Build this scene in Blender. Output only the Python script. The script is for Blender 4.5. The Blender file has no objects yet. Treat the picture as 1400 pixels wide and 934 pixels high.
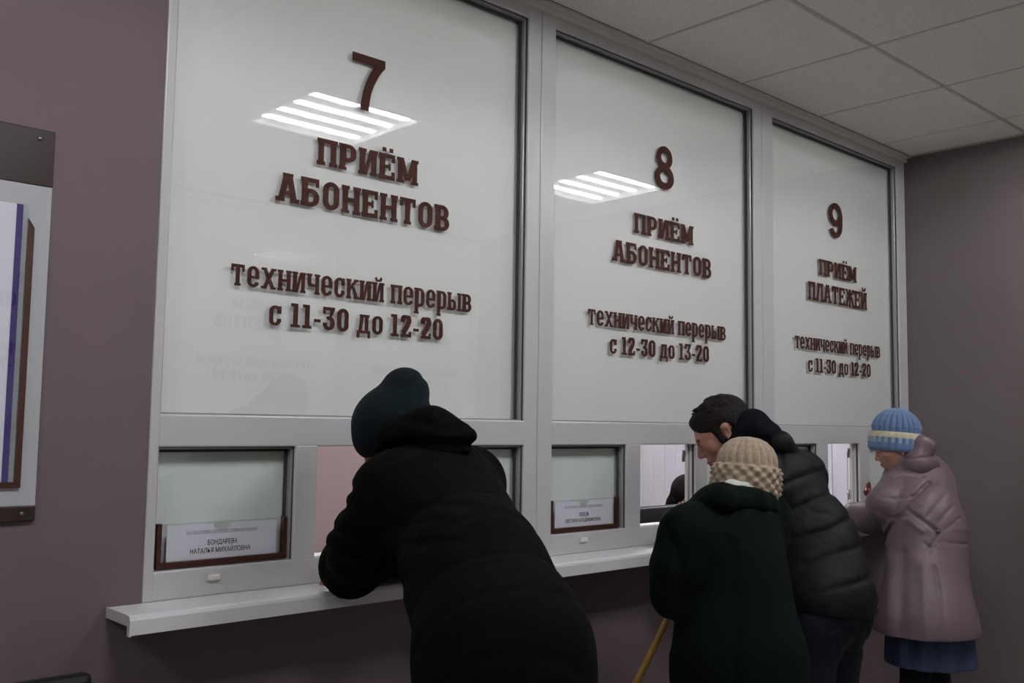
import bpy, bmesh, math, random
import numpy as np
from mathutils import Vector, Matrix
random.seed(7); np.random.seed(7)
SC = bpy.context.scene
COL = SC.collection

# ------------------------------------------------------------------ camera
F_PX, YAW, PITCH, ROLL = 1340.18, 0.7497, 0.0849, 0.0143
CAM = np.array([-0.9435, -2.2443, 1.4691])
fw = np.array([math.sin(YAW)*math.cos(PITCH), math.cos(YAW)*math.cos(PITCH), math.sin(PITCH)])
_r = np.array([math.cos(YAW), -math.sin(YAW), 0.0]); _u = np.cross(_r, fw)
rt = _r*math.cos(ROLL) + _u*math.sin(ROLL); up = -_r*math.sin(ROLL) + _u*math.cos(ROLL)
cd = bpy.data.cameras.new('camera'); cam = bpy.data.objects.new('camera', cd); COL.objects.link(cam)
cd.sensor_width = 36.0; cd.lens = F_PX/1400*36.0; cd.clip_start = 0.02
m = Matrix.Identity(4)
for i in range(3):
    m[i][0] = rt[i]; m[i][1] = up[i]; m[i][2] = -fw[i]; m[i][3] = CAM[i]
cam.matrix_world = m
SC.camera = cam
def at(px, py, Y):
    """world point on the plane y = Y seen at photo point (px, py)"""
    d = fw + rt*(px-700)/F_PX - up*(py-467)/F_PX
    return CAM + d*(Y-CAM[1])/d[1]
def viewdir(p):
    d = np.asarray(p, float)-CAM
    return d/np.linalg.norm(d)

# ------------------------------------------------------------------ world, exposure
W = bpy.data.worlds.new('world'); SC.world = W; W.use_nodes = True
W.node_tree.nodes['Background'].inputs[0].default_value = (0.55, 0.58, 0.62, 1)
W.node_tree.nodes['Background'].inputs[1].default_value = 0.02
SC.view_settings.view_transform = 'Standard'; SC.view_settings.look = 'None'
SC.view_settings.gamma = 1.0; SC.view_settings.use_curve_mapping = False
SC.view_settings.exposure = 0.0
LED_STRENGTH = 132.0          # corridor ceiling panels
OFFICE_STRENGTH = 195.0       # ceiling panels of the office behind the glass

# ------------------------------------------------------------------ materials
def srgb(c):
    if isinstance(c, str): c = tuple(int(c[i:i+2], 16)/255 for i in (0, 2, 4))
    return tuple((x/12.92 if x <= .04045 else ((x+.055)/1.055)**2.4) for x in c)
def mat(name, col, rough=.5, spec=.5, metal=0, noise=0, nscale=20, bump=0, bscale=200, coat=0, sheen=0, bdist=.002):
    M = bpy.data.materials.new(name); M.use_nodes = True; nt = M.node_tree; N = nt.nodes; L = nt.links
    b = N['Principled BSDF']; c = srgb(col)
    b.inputs['Base Color'].default_value = (*c, 1); b.inputs['Roughness'].default_value = rough
    b.inputs['Specular IOR Level'].default_value = spec; b.inputs['Metallic'].default_value = metal
    b.inputs['Coat Weight'].default_value = coat
    if sheen:
        b.inputs['Sheen Weight'].default_value = sheen; b.inputs['Sheen Roughness'].default_value = .5
    tc = N.new('ShaderNodeTexCoord')
    if noise:
        n = N.new('ShaderNodeTexNoise'); n.inputs['Scale'].default_value = nscale; n.inputs['Detail'].default_value = 5
        L.new(tc.outputs['Object'], n.inputs['Vector'])
        r = N.new('ShaderNodeMapRange'); r.inputs[1].default_value = .3; r.inputs[2].default_value = .7
        r.inputs[3].default_value = 1-noise; r.inputs[4].default_value = 1+noise
        L.new(n.outputs['Fac'], r.inputs[0])
        x = N.new('ShaderNodeMix'); x.data_type = 'RGBA'; x.blend_type = 'MULTIPLY'; x.inputs[0].default_value = 1
        x.inputs[6].default_value = (*c, 1); L.new(r.outputs[0], x.inputs[7]); L.new(x.outputs[2], b.inputs['Base Color'])
    if bump:
        n = N.new('ShaderNodeTexNoise'); n.inputs['Scale'].default_value = bscale; n.inputs['Detail'].default_value = 4
        L.new(tc.outputs['Object'], n.inputs['Vector'])
        u = N.new('ShaderNodeBump'); u.inputs['Strength'].default_value = bump; u.inputs['Distance'].default_value = bdist
        L.new(n.outputs['Fac'], u.inputs['Height']); L.new(u.outputs[0], b.inputs['Normal'])
    return M
def emis(name, col, s):
    M = bpy.data.materials.new(name); M.use_nodes = True; b = M.node_tree.nodes['Principled BSDF']
    b.inputs['Base Color'].default_value = (.8, .8, .8, 1)
    b.inputs['Emission Color'].default_value = (*srgb(col), 1); b.inputs['Emission Strength'].default_value = s
    return M
def glass_mat(name, tint, ior=1.5, rough=0.0):
    """thin clear glazing: passes light straight through, Fresnel reflections on top"""
    M = bpy.data.materials.new(name); M.use_nodes = True; nt = M.node_tree; N = nt.nodes; L = nt.links
    N.remove(N['Principled BSDF']); o = N['Material Output']
    t = N.new('ShaderNodeBsdfTransparent'); t.inputs[0].default_value = (*tint, 1)
    g = N.new('ShaderNodeBsdfGlossy'); g.inputs['Roughness'].default_value = rough
    f = N.new('ShaderNodeFresnel')          # a thin pane reflects alike from either side
    ge = N.new('ShaderNodeNewGeometry'); mr = N.new('ShaderNodeMapRange'); mr.inputs[3].default_value = ior; mr.inputs[4].default_value = 1/ior
    L.new(ge.outputs['Backfacing'], mr.inputs[0]); L.new(mr.outputs[0], f.inputs[0])
    x = N.new('ShaderNodeMixShader'); L.new(f.outputs[0], x.inputs[0]); L.new(t.outputs[0], x.inputs[1]); L.new(g.outputs[0], x.inputs[2])
    L.new(x.outputs[0], o.inputs['Surface'])
    return M
M_wall = mat('mauve_paint', '6d6062', .75, .25, noise=.03, nscale=3, bump=.12, bscale=260)
M_wallr = mat('mauve_paint_side', '716867', .78, .25, noise=.03, nscale=3, bump=.12, bscale=260)
M_tile = mat('mineral_tile', 'e2dfd8', .95, .1, noise=.07, nscale=90, bump=.5, bscale=220)
M_grid = mat('ceiling_grid', 'b5b2ae', .6, .3)
M_trim = mat('ceiling_trim', 'd2d1cd', .5, .3)
M_floor = mat('floor_tile', 'c4beb6', .35, .5, noise=.08, nscale=8)
M_grout = mat('grout', '5c5753', .9)
M_pvc = mat('white_pvc', 'c6c6c6', .32, .5, noise=.01, nscale=5)
M_film = mat('white_film', 'f4f3f0', .5, .3, noise=.006, nscale=2, coat=1)
M_film.node_tree.nodes['Principled BSDF'].inputs['Coat Roughness'].default_value = .02
M_film2 = mat('frosted_film', 'eef3ef', .3, .5, noise=.015, nscale=3)
M_gasket = mat('rubber_gasket', '3a3b3c', .7, .3)
M_bead = mat('bead_aluminium', 'a9a8a6', .3, .5, metal=.3)
M_glass = glass_mat('window_glass', (.985, .995, .99))
M_brown = mat('brown_vinyl', '44261f', .7, .15)
M_bframe = mat('brown_plastic', '43261f', .35, .5)
M_paper = mat('paper', 'f0eef6', .8, .2)
M_ink = mat('ink', '26242a', .8, .2)
M_inkp = mat('ink_pale', '7b7884', .8, .2)
M_acryl = glass_mat('acrylic', (.97, .98, .98), 1.45)
M_boardgrey = mat('board_grey', 'b4b7b9', .3, .5)
M_boardbrown = mat('board_brown', '2b201d', .4, .4)
M_violet = mat('violet_stripe', '432a78', .5, .3)
M_metal = mat('metal', '9a9a9c', .35, .5, metal=.9)
M_pink = mat('pink_wall', '9c8888', .8, .2)
M_siding = mat('white_siding', 'e6e6ee', .5, .4)
M_black = mat('black_plastic', '17171a', .35, .5)
M_desk = mat('desk_laminate', 'b09a80', .45, .4, noise=.06, nscale=12)
M_beigecap = mat('drain_cap', 'e6e4dc', .4, .5)

# ------------------------------------------------------------------ helpers
def link(name, me, material=None, parent=None, smooth=False):
    o = bpy.data.objects.new(name, me); COL.objects.link(o)
    if material is not None:
        for q in (material if isinstance(material, (list, tuple)) else [material]): me.materials.append(q)
    if parent is not None:
        o.parent = parent; o.matrix_parent_inverse = Matrix.Translation(-parent.location) if parent.rotation_euler.z == 0 else parent.matrix_world.inverted()
    if smooth: me.polygons.foreach_set('use_smooth', [True]*len(me.polygons))
    return o
def tag(o, label=None, cat=None, group=None, kind=None):
    if label: o['label'] = label
    if cat: o['category'] = cat
    if group: o['group'] = group
    if kind: o['kind'] = kind
    return o
def empty(name, loc=(0, 0, 0), label=None, cat=None, group=None, kind=None):
    o = bpy.data.objects.new(name, None); COL.objects.link(o); o.location = loc; o.empty_display_size = .1
    return tag(o, label, cat, group, kind)
def add_box(bm, x0, x1, y0, y1, z0, z1, bev=0, seg=2):
    t = bmesh.new(); bmesh.ops.create_cube(t, size=1)
    for v in t.verts:
        v.co = Vector((x0+(v.co.x+.5)*(x1-x0), y0+(v.co.y+.5)*(y1-y0), z0+(v.co.z+.5)*(z1-z0)))
    if bev: bmesh.ops.bevel(t, geom=t.edges[:], offset=bev, segments=seg, affect='EDGES', profile=.5)
    me = bpy.data.meshes.new('t'); t.to_mesh(me); t.free(); bm.from_mesh(me); bpy.data.meshes.remove(me)
def box(name, x0, x1, y0, y1, z0, z1, m_, parent=None, bev=0, kind=None, seg=2):
    bm = bmesh.new(); add_box(bm, min(x0, x1), max(x0, x1), min(y0, y1), max(y0, y1), min(z0, z1), max(z0, z1), bev, seg)
    me = bpy.data.meshes.new(name); bm.to_mesh(me); bm.free()
    o = link(name, me, m_, parent)
    if kind: o['kind'] = kind
    return o
def prism(name, prof, x0, x1, m_, parent=None):
    """profile in (y, z) extruded along x"""
    n = len(prof); V = [(x0, y, z) for y, z in prof]+[(x1, y, z) for y, z in prof]
    Fc = [tuple(range(n))[::-1], tuple(range(n, 2*n))]+[(i, (i+1) % n, n+(i+1) % n, n+i) for i in range(n)]
    me = bpy.data.meshes.new(name); me.from_pydata(V, [], Fc); 
    bm = bmesh.new(); bm.from_mesh(me); bmesh.ops.recalc_face_normals(bm, faces=bm.faces); bm.to_mesh(me); bm.free()
    return link(name, me, m_, parent)
def tube(name, pts, rad, m_, parent=None, n=12, smooth=True):
    pts = [Vector(p) for p in pts]; R = rad if isinstance(rad, (list, tuple)) else [rad]*len(pts)
    V = []; Fc = []; T = []
    for i, p in enumerate(pts):
        a = pts[max(i-1, 0)]; b = pts[min(i+1, len(pts)-1)]; d = (b-a).normalized()
        h = Vector((0, 0, 1)) if abs(d.z) < .9 else Vector((1, 0, 0)); s = d.cross(h).normalized(); w = d.cross(s)
        if T and s.dot(T[-1]) < 0: s = -s; w = -w
        T.append(s)
        for k in range(n):
            q = 2*math.pi*k/n; V.append(p+(s*math.cos(q)+w*math.sin(q))*R[i])
    for i in range(len(pts)-1):
        for k in range(n): Fc.append((i*n+k, i*n+(k+1) % n, (i+1)*n+(k+1) % n, (i+1)*n+k))
    Fc.append(tuple(range(n))[::-1]); Fc.append(tuple(range((len(pts)-1)*n, len(pts)*n)))
    me = bpy.data.meshes.new(name); me.from_pydata(V, [], Fc)
    return link(name, me, m_, parent, smooth)

# ------------------------------------------------------------------ slab lettering (own strokes)
S_, T_, E_ = .215, .15, .055        # stem, bar and serif measures for a letter of height 1
def G(ch):
    """(advance width, list of polygons) of a letter of height 1; lower case is drawn at x-height 1"""
    P = []; s, t, e = S_, T_, E_
    def R(x0, y0, x1, y1): P.append([(x0, y0), (x1, y0), (x1, y1), (x0, y1)])
    def Q(*a): P.append(list(a))
    def stroke(pts, w, w2=None):
        n = len(pts); Ls = []; Rs = []
        for i, p in enumerate(pts):
            a = pts[max(i-1, 0)]; b = pts[min(i+1, n-1)]
            d1 = (p[0]-a[0], p[1]-a[1]) if i else (b[0]-p[0], b[1]-p[1]); d2 = (b[0]-p[0], b[1]-p[1]) if i < n-1 else d1
            l1 = math.hypot(*d1) or 1; l2 = math.hypot(*d2) or 1
            n1 = (-d1[1]/l1, d1[0]/l1); n2 = (-d2[1]/l2, d2[0]/l2)
            mx, my = n1[0]+n2[0], n1[1]+n2[1]; ml = math.hypot(mx, my) or 1; mx /= ml; my /= ml
            c = max(.5, mx*n1[0]+my*n1[1])
            hw = .5*(w*abs(mx)+(w2 or w)*abs(my))/c
            Ls.append((p[0]+mx*hw, p[1]+my*hw)); Rs.append((p[0]-mx*hw, p[1]-my*hw))
        for i in range(n-1): Q(Rs[i], Rs[i+1], Ls[i+1], Ls[i])
    def rr(x0, y0, x1, y1, w, h, cor=(1, 1, 1, 1), r=.24, a=0, b=None):
        """closed rounded-rectangle stroke; corners bl, br, tr, tl"""
        pts = []; x0 += w/2; x1 -= w/2; y0 += h/2; y1 -= h/2; r = min(r, (x1-x0)/2, (y1-y0)/2)
        for (cx, cy, q0), c in zip([(x0, y0, 180), (x1, y0, 270), (x1, y1, 0), (x0, y1, 90)], cor):
            k = r if c else .001
            ox = cx+k if cx == x0 else cx-k; oy = cy+k if cy == y0 else cy-k
            for j in range(0, 7):
                q = math.radians(q0+15*j); pts.append((ox+k*math.cos(q), oy+k*math.sin(q)))
        return pts
    def closed(pts, w, h): stroke_closed(pts, w, h)
    def stroke_closed(pts, w, h):
        fine_ = []
        for i, p in enumerate(pts):
            b = pts[(i+1) % len(pts)]; k = max(1, int(math.hypot(b[0]-p[0], b[1]-p[1])/.06))
            fine_ += [(p[0]+(b[0]-p[0])*j/k, p[1]+(b[1]-p[1])*j/k) for j in range(k)]
        pts = fine_; n = len(pts); Ls = []; Rs = []
        for i in range(n):
            a = pts[i-1]; p = pts[i]; b = pts[(i+1) % n]
            dx, dy = b[0]-a[0], b[1]-a[1]; l = math.hypot(dx, dy) or 1; nx, ny = -dy/l, dx/l
            Ls.append((p[0]+nx*w/2, p[1]+ny*h/2)); Rs.append((p[0]-nx*w/2, p[1]-ny*h/2))
        for i in range(n): Q(Rs[i], Rs[(i+1) % n], Ls[(i+1) % n], Ls[i])
    def foot(x0, x1, y=0, up_=1):
        R(x0-e, y, x1+e, y+t*up_) if up_ > 0 else R(x0-e, y-t, x1+e, y)
    def stem(x, y0=0, y1=1, top=True, bot=True):
        R(x, y0, x+s, y1)
        if bot: R(x-e, y0, x+s+e, y0+t*.8)
        if top: R(x-e, y1-t*.8, x+s+e, y1)
    w = .70
    if ch == 'П': R(0, 0, s, 1); R(w-s, 0, w, 1); R(-e, 1-t, w+e, 1); foot(0, s); foot(w-s, w)
    elif ch in 'Рр':
        lo = -.38 if ch == 'р' else 0; w = .66
        stem(0, lo); closed(rr(.04, .33 if ch == 'Р' else .0, w, 1, s, t, (0, 1, 1, 0)), s, t)
    elif ch in 'ИЙ':
        stem(0); stem(w-s); Q((s-.06, t*.2), (s+.09, t*.2), (w-s+.06, 1-t*.2), (w-s-.09, 1-t*.2))
        if ch == 'Й': stroke([(.15, 1.26), (.22, 1.13), (.35, 1.09), (.48, 1.13), (.55, 1.26)], .1)
    elif ch in 'ЁЕ':
        w = .64; stem(0, top=False, bot=False); R(-e, 0, w, t); R(-e, 1-t, w, 1); R(w-.13, 0, w, .31); R(w-.13, .69, w, 1); R(s, .43, .44, .57); R(.38, .36, .47, .64)
        if ch == 'Ё': R(.1, 1.08, .26, 1.24); R(.4, 1.08, .56, 1.24)
    elif ch == 'М':
        w = .86; stem(0, top=False); stem(w-s, top=False); R(-e, 1-t*.8, s, 1); R(w-s, 1-t*.8, w+e, 1)
        Q((0, 1), (s+.03, 1), (w/2+.06, .12), (w/2-.12, .12)); Q((w, 1), (w-s-.03, 1), (w/2-.06, .12), (w/2+.12, .12))
    elif ch == 'А':
        w = .80; Q((.02, 0), (.02+s, 0), (.47, 1), (.25, 1)); Q((w-.02, 0), (w-.02-s, 0), (.33, 1), (.55, 1)); R(.16, 1-t, .64, 1) if False else R(.2, .9, .6, 1)
        R(.2, .26, .6, .39); foot(.0, s+.02); foot(w-s-.02, w)
    elif ch == 'Б':
        w = .68; R(0, 0, s, 1); R(-e, 1-t, w-.02, 1); R(w-.15, .7, w-.02, 1); R(-e, 0, s, t); closed(rr(.04, 0, w, .62, s, t, (0, 1, 1, 0)), s, t)
    elif ch == 'О': w = .66; closed(rr(0, 0, w, 1, s, t*1.05), s, t*1.05)
    elif ch == 'Н': stem(0); stem(w-s); R(s-.02, .43, w-s+.02, .57)
    elif ch == 'Т': w = .72; stem(w/2-s/2, top=False); R(0, 1-t, w, 1); R(0, .68, .13, 1); R(w-.13, .68, w, 1)
    elif ch == 'В':
        w = .68; R(0, 0, s, 1); R(-e, 0, s, t); R(-e, 1-t, s, 1)
        closed(rr(.04, 0, w, .57, s, t, (0, 1, 1, 0)), s, t); closed(rr(.04, .43, w-.04, 1, s, t, (0, 1, 1, 0)), s, t)
    elif ch == 'Л':
        w = .76; stem(w-s, top=False); R(.12, 1-t, w+e, 1); Q((.0, 0), (s-.01, 0), (.42, 1), (.21, 1)); foot(-.02, s+.0)
    elif ch == 'Ж':
        w = 1.0; c = w/2; R(c-s/2, 0, c+s/2, 1); foot(c-s/2+.03, c+s/2-.03); R(c-s/2-.03, 1-t*.8, c+s/2+.03, 1)
        for g in (-1, 1):
            Q((c, .42), (c, .58), (c+g*.33, 1), (c+g*.52, 1)); Q((c+g*.1, .56), (c+g*.26, .62), (c+g*.54, 0), (c+g*.32, 0))
            R(*sorted((c+g*.27, c+g*.54))[:1], 1-t*.8, max(c+g*.27, c+g*.54), 1); R(min(c+g*.27, c+g*.57), 0, max(c+g*.27, c+g*.57), t*.8)
    elif ch == 'Д':
        w = .78; R(w-.1-s, 0, w-.1, 1); R(.14, 1-t, w-.04, 1); R(-.02, 0, w+.02, t); Q((.06, 0), (.06+s*.8, 0), (.4, 1), (.2, 1)); R(-.02, -.24, .13, t); R(w-.13, -.24, w+.02, t)
    elif ch == 'е':
        w = .66; pts = rr(0, 0, w, 1, s, t); closed([p for p in pts], s, t); R(s-.03, .41, w-s+.03, .54)
        # cut the opening at the lower right by leaving the ring open there
        P[:] = [q for q in P if not (min(x for x, y in q) > w-s-.07 and max(y for x, y in q) < .47 and min(y for x, y in q) > .15)]
        P.append([(w-s, .41), (w, .41), (w, .6), (w-s, .6)]); P.append([(w-s, .10), (w-.03, .12), (w-.03, .25), (w-s, .25)])
    elif ch in 'сС':
        w = .64; pts = rr(0, 0, w, 1, s, t); closed(pts, s, t)
        P[:] = [q for q in P if not (min(x for x, y in q) > w-s-.07 and max(y for x, y in q) < .88 and min(y for x, y in q) > .12)]
        R(w-s, .60, w, .83); R(w-s, .17, w, .36); R(w-.13, .6, w, .98)
    elif ch == 'х':
        w = .78; Q((.02, 0), (.24, 0), (w-.02, 1), (w-.24, 1)); Q((.02, 1), (.24, 1), (w-.02, 0), (w-.24, 0))
        for x in (-.03, w-.27): R(x, 0, x+.3, t*.8); R(x, 1-t*.8, x+.3, 1)
    elif ch == 'ч': stem(w-s); R(0, .55, s, 1); R(-e, 1-t*.8, s+e, 1); closed(rr(0, .36, w, 1.3, s, t, (1, 0, 0, 0))[0:8], s, t) if False else Q((0, .6), (s, .6), (s+.06, .48), (.06, .38)); R(.1, .36, w-.1, .5)
    elif ch == 'к':
        stem(0); Q((s-.02, .40), (s-.02, .6), (w-.2, 1), (w+.02, 1)); Q((.3, .6), (.46, .64), (w+.06, 0), (w-.2, 0)); R(w-.26, 1-t*.8, w+.04, 1); R(w-.26, 0, w+.09, t*.8)
    elif ch == 'ы':
        w = .98; R(0, 0, s, 1); R(-e, 1-t*.8, s+e, 1); R(-e, 0, s, t); closed(rr(.04, 0, .62, .62, s, t, (0, 1, 1, 0)), s, t); stem(w-s)
    elif ch == '0': w = .60; closed(rr(0, 0, w, 1, s, t*1.05), s, t*1.05)
    elif ch == '1': w = .44; R(.12, 0, .12+s, 1); R(0, 0, w, t*.8); R(0, 1-t*.9, .2, 1)
    elif ch == '2':
        w = .60; pts = rr(0, 0, w, 1, s, t); stroke([(.1, .68), (.1, .78)]+[(.24+.14*math.cos(math.radians(q)), .79+.135*math.sin(math.radians(q))) for q in (150, 120, 90)]+[(.36+.13*math.cos(math.radians(q)), .79+.135*math.sin(math.radians(q))) for q in (90, 50, 10, -30)]+[(.4, .56), (.12, .16)], s*.95, t)
        R(0, 0, w, t); R(w-.12, 0, w, .26)
    elif ch == '3':
        w = .60; closed(rr(0, 0, w, .60, s, t, (1, 1, 1, 1)), s, t)
        P[:] = [q for q in P if not (max(x for x, y in q) < s+.06 and min(y for x, y in q) > .12)]
        R(0, .16, s, .32); R(.22, .46, .45, .6); Q((.3, .5), (.42, .55), (w-.02, 1-t), (w-.22, 1-t)); R(0, 1-t, w, 1); R(0, .7, .12, 1)
    elif ch == '-': w = .36; R(0, .36, w, .52)
    elif ch == ' ': w = .34
    return w, P
LOWER = {'т': 'Т', 'н': 'Н', 'и': 'И', 'й': 'Й', 'п': 'П', 'в': 'В', 'о': 'О', 'д': 'Д'}
def line_polys(text, digit_h=1.0, gap=.155):
    x = 0; out = []
    for c in text:
        w, P = G(LOWER.get(c, c))
        k = digit_h if c.isdigit() else 1
        wk = k*.95 if c.isdigit() else 1
        for q in P: out.append([(x+a*wk, b*k) for a, b in q])
        x += w*wk + (0.05 if c == ' ' else gap)
    return out, x-gap
def polys_mesh(name, polys, x0, x1, z, h, y, thick, flip=1):
    """extruded lettering in the plane y, from x0 to x1, baseline z, letter height h"""
    xs = [p[0] for q in polys for p in q]; lo, hi = min(xs), max(xs); k = (x1-x0)/(hi-lo)
    V = []; Fc = []
    for q in polys:
        n = len(q); b = len(V); pp = [(x0+(a-lo)*k, z+c*h) for a, c in q]
        ar = sum(pp[i-1][0]*pp[i][1]-pp[i][0]*pp[i-1][1] for i in range(n))
        if ar < 0: pp = pp[::-1]
        if flip < 0: pp = [(x0+x1-a, c) for a, c in pp][::-1]
        V += [(a, y-flip*(thick+1.5e-5*(len(Fc) % 97)), c) for a, c in pp]+[(a, y, c) for a, c in pp]
        f = list(range(b, b+n)) ; Fc.append(tuple(f) if flip > 0 else tuple(f[::-1]))
        for i in range(n): Fc.append((b+i, b+n+i, b+n+(i+1) % n, b+(i+1) % n) if flip > 0 else (b+i, b+(i+1) % n, b+n+(i+1) % n, b+n+i))
    me = bpy.data.meshes.new(name); me.from_pydata(V, [], Fc); return me
def big_digit(d):
    P = []
    def stroke(pts, ws):
        n = len(pts); Ls = []; Rs = []
        for i, p in enumerate(pts):
            a = pts[max(i-1, 0)]; b = pts[min(i+1, n-1)]; dx, dy = b[0]-a[0], b[1]-a[1]; l = math.hypot(dx, dy)
            w = ws[i] if isinstance(ws, list) else ws
            Ls.append((p[0]-dy/l*w/2, p[1]+dx/l*w/2)); Rs.append((p[0]+dy/l*w/2, p[1]-dx/l*w/2))
        for i in range(n-1): P.append([Rs[i], Rs[i+1], Ls[i+1], Ls[i]])
    def arc(cx, cy, rx, ry, a0, a1, n=28): return [(cx+rx*math.cos(math.radians(a0+(a1-a0)*i/n)), cy+ry*math.sin(math.radians(a0+(a1-a0)*i/n))) for i in range(n+1)]
    if d == '7':
        P.append([(0, .845), (.68, .845), (.68, 1), (0, 1)]); 
        inner = [(.455, .845), (.37, .70), (.29, .52), (.235, .34), (.205, .17), (.19, 0)]; outer = [(.68, .868), (.56, .70), (.46, .50), (.40, .33), (.372, .17), (.36, 0)]
        for i in range(5): P.append([inner[i+1], outer[i+1], outer[i], inner[i]])
        P.append([(.455, .845), (.68, .868), (.68, .9), (.455, .9)])
    if d == '8':
        stroke(arc(.33, .735, .20, .195, 0, 360, 48), .145); stroke(arc(.33, .275, .245, .205, 0, 360, 48), .155)
    if d == '9':
        stroke(arc(.32, .675, .235, .25, 0, 360, 48), .15)
        stroke([(.56, .72), (.565, .6), (.56, .45)]+arc(.32, .42, .24, .345, -5, -150, 30), .145)
    return P

# ------------------------------------------------------------------ the setting
XW = [0.0, 1.263, 2.564, 3.869]          # joints between the three window bays
A = [(.026, 1.203), (1.330, 2.503), (2.648, 3.786)]       # big panes
B1 = [(.388, .455), (1.700, 1.778), (2.985, 3.078)]       # first small mullion of each bay
B2 = [(.86, .935), (2.105, 2.178), (3.365, 3.462)]         # second small mullion
Z_SILL, Z_B, Z_T, Z_UB, Z_UT, Z_TOP, H = 1.05, 1.118, 1.4055, 1.483, 2.798, 2.838, 2.861
XL, XR, YB, YF = -3.2, 3.875, -3.25, 3.0
def setting(o): o['kind'] = 'structure'; return o
floor = setting(empty('floor')); 
me_ft = None
gx = []
bm = bmesh.new(); add_box(bm, -.2985, .2985, -.2985, .2985, -.012, 0, .002, 1); me_ft = bpy.data.meshes.new('floor_tile'); bm.to_mesh(me_ft); bm.free(); me_ft.materials.append(M_floor)
box('floor_bed', XL-.1, 5.0, YB-1.3, YF+.1, -.1, -.006, M_grout, floor)
for i in range(12):
    for j in range(6):
        o = bpy.data.objects.new('floor_tile', me_ft); COL.objects.link(o); o.parent = floor; o.location = (XR-.3-.6*i, -.3-.6*j+.05, 0)
        if o.location.x-.3 < XL or o.location.y-.3 < YB: bpy.data.objects.remove(o)
# corridor ceiling: lay-in tiles in a T-bar grid, four LED panels
ceil = setting(empty('ceiling', (0, 0, 0)))
GX0 = 1.767; GY = [-.03, -.594]+[-.594-.6*k for k in range(1, 6)]
xs_ = [GX0+.6*k for k in range(-9, 4)]
xs_ = [max(v, XL) for v in xs_ if v < XR] + [XR]
ys_ = [max(v, YB) for v in GY]; 
LEDCELLS = []
tile_me = {}
for i in range(len(xs_)-1):
    for j in range(len(ys_)-1):
        x0, x1, y1, y0 = xs_[i], xs_[i+1], ys_[j], ys_[j+1]
        if x1-x0 < .03 or y1-y0 < .03: continue
        cx = (x0+x1)/2
        if j == 2 and any(abs(cx-c) < .1 for c in (1.467, 3.267, -.333, -2.133)):
            LEDCELLS.append(((x0+x1)/2, (y0+y1)/2)); continue
        k = (round(x1-x0, 3), round(y1-y0, 3))
        if k not in tile_me:
            bm = bmesh.new(); add_box(bm, -k[0]/2+.008, k[0]/2-.008, -k[1]/2+.008, k[1]/2-.008, -.002, .015, .004, 1)
            tile_me[k] = bpy.data.meshes.new('ceiling_tile'); bm.to_mesh(tile_me[k]); bm.free(); tile_me[k].materials.append(M_tile)
        o = bpy.data.objects.new('ceiling_tile', tile_me[k]); COL.objects.link(o); o.parent = ceil; o.location = (cx, (y0+y1)/2, H+.002)
bm = bmesh.new()
for x in xs_[1:-1]: add_box(bm, x-.012, x+.012, YB, -.03, H+.0035, H+.03)
for y in ys_[1:-1]: add_box(bm, XL, XR, y-.012, y+.012, H+.0045, H+.031)
me = bpy.data.meshes.new('ceiling_grid'); bm.to_mesh(me); bm.free(); link('ceiling_grid', me, M_grid, ceil)
box('ceiling_slab', XL-.1, XR+.1, YB-.1, -.001, H+.09, H+.2, M_grid, ceil)
# perimeter trims (stepped shadow-gap angle) along the glazed partition and the side wall
def tr(n, prof, x0, x1): o = prism('trim_%d' % n, prof, x0, x1, M_trim); setting(o)
tr(1, [(0, Z_TOP-.004), (-.014, Z_TOP-.004), (-.014, H-.006), (-.032, H-.006), (-.032, H+.004), (0, H+.004)], XL, XR)
o = box('trim_2', XR-.03, XR, YB, -.033, H-.002, H+.004, M_grid); setting(o)
# walls
def wallbox(name, *a, m_=M_wall): o = box(name, *a, m_); setting(o); return o
wf = wallbox('wall_front', XL, XR+.1, .0, .14, -.05, Z_SILL-.004)          # below the counter
wallbox('wall_front_left', XL, -.001, .0, .14, Z_SILL-.004, H+.1)
wallbox('wall_right', XR, XR+.1, YB, 0.02, -.05, H+.1, m_=M_wallr)
wallbox('wall_left', XL-.1, XL, YB, .14, -.05, H+.1, m_=M_wallr)
wallbox('wall_front_upper', XL, XR+.1, .005, .14, Z_TOP+.001, H+.2)
# baseboards
for n, a in (('baseboard_front', (XL, XR, -.014, 0, 0, .07)), ('baseboard_right', (XR-.014, XR, YB, -.014, 0, .07)), ('baseboard_left', (XL, XL+.014, YB, -.014, 0, .07))):
    setting(box(n, *a, M_boardbrown, bev=.002, seg=1))

# ---------------- one glazed bay
TXT = [('7', [('ПРИЁМ', .423, .763, 2.158, .073), ('АБОНЕНТОВ', .304, .882, 2.040, .076), ('технический перерыв', .189, .975, 1.806, .054), ('с 11-30 до 12-20', .298, .866, 1.714, .052)]),
       ('8', [('ПРИЁМ', 1.737, 2.088, 2.163, .073), ('АБОНЕНТОВ', 1.619, 2.201, 2.047, .076), ('технический перерыв', 1.497, 2.297, 1.812, .054), ('с 12-30 до 13-20', 1.610, 2.185, 1.720, .052)]),
       ('9', [('ПРИЁМ', 3.018, 3.358, 2.158, .073), ('ПЛАТЕЖЕЙ', 2.922, 3.454, 2.038, .082), ('технический перерыв', 2.810, 3.577, 1.816, .054), ('с 11-30 до 12-20', 2.916, 3.478, 1.719, .052)])]
DIG = [(.526, .637, 2.339, .158), (1.857, 1.966, 2.352, .162), (3.113, 3.231, 2.346, .163)]
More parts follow.
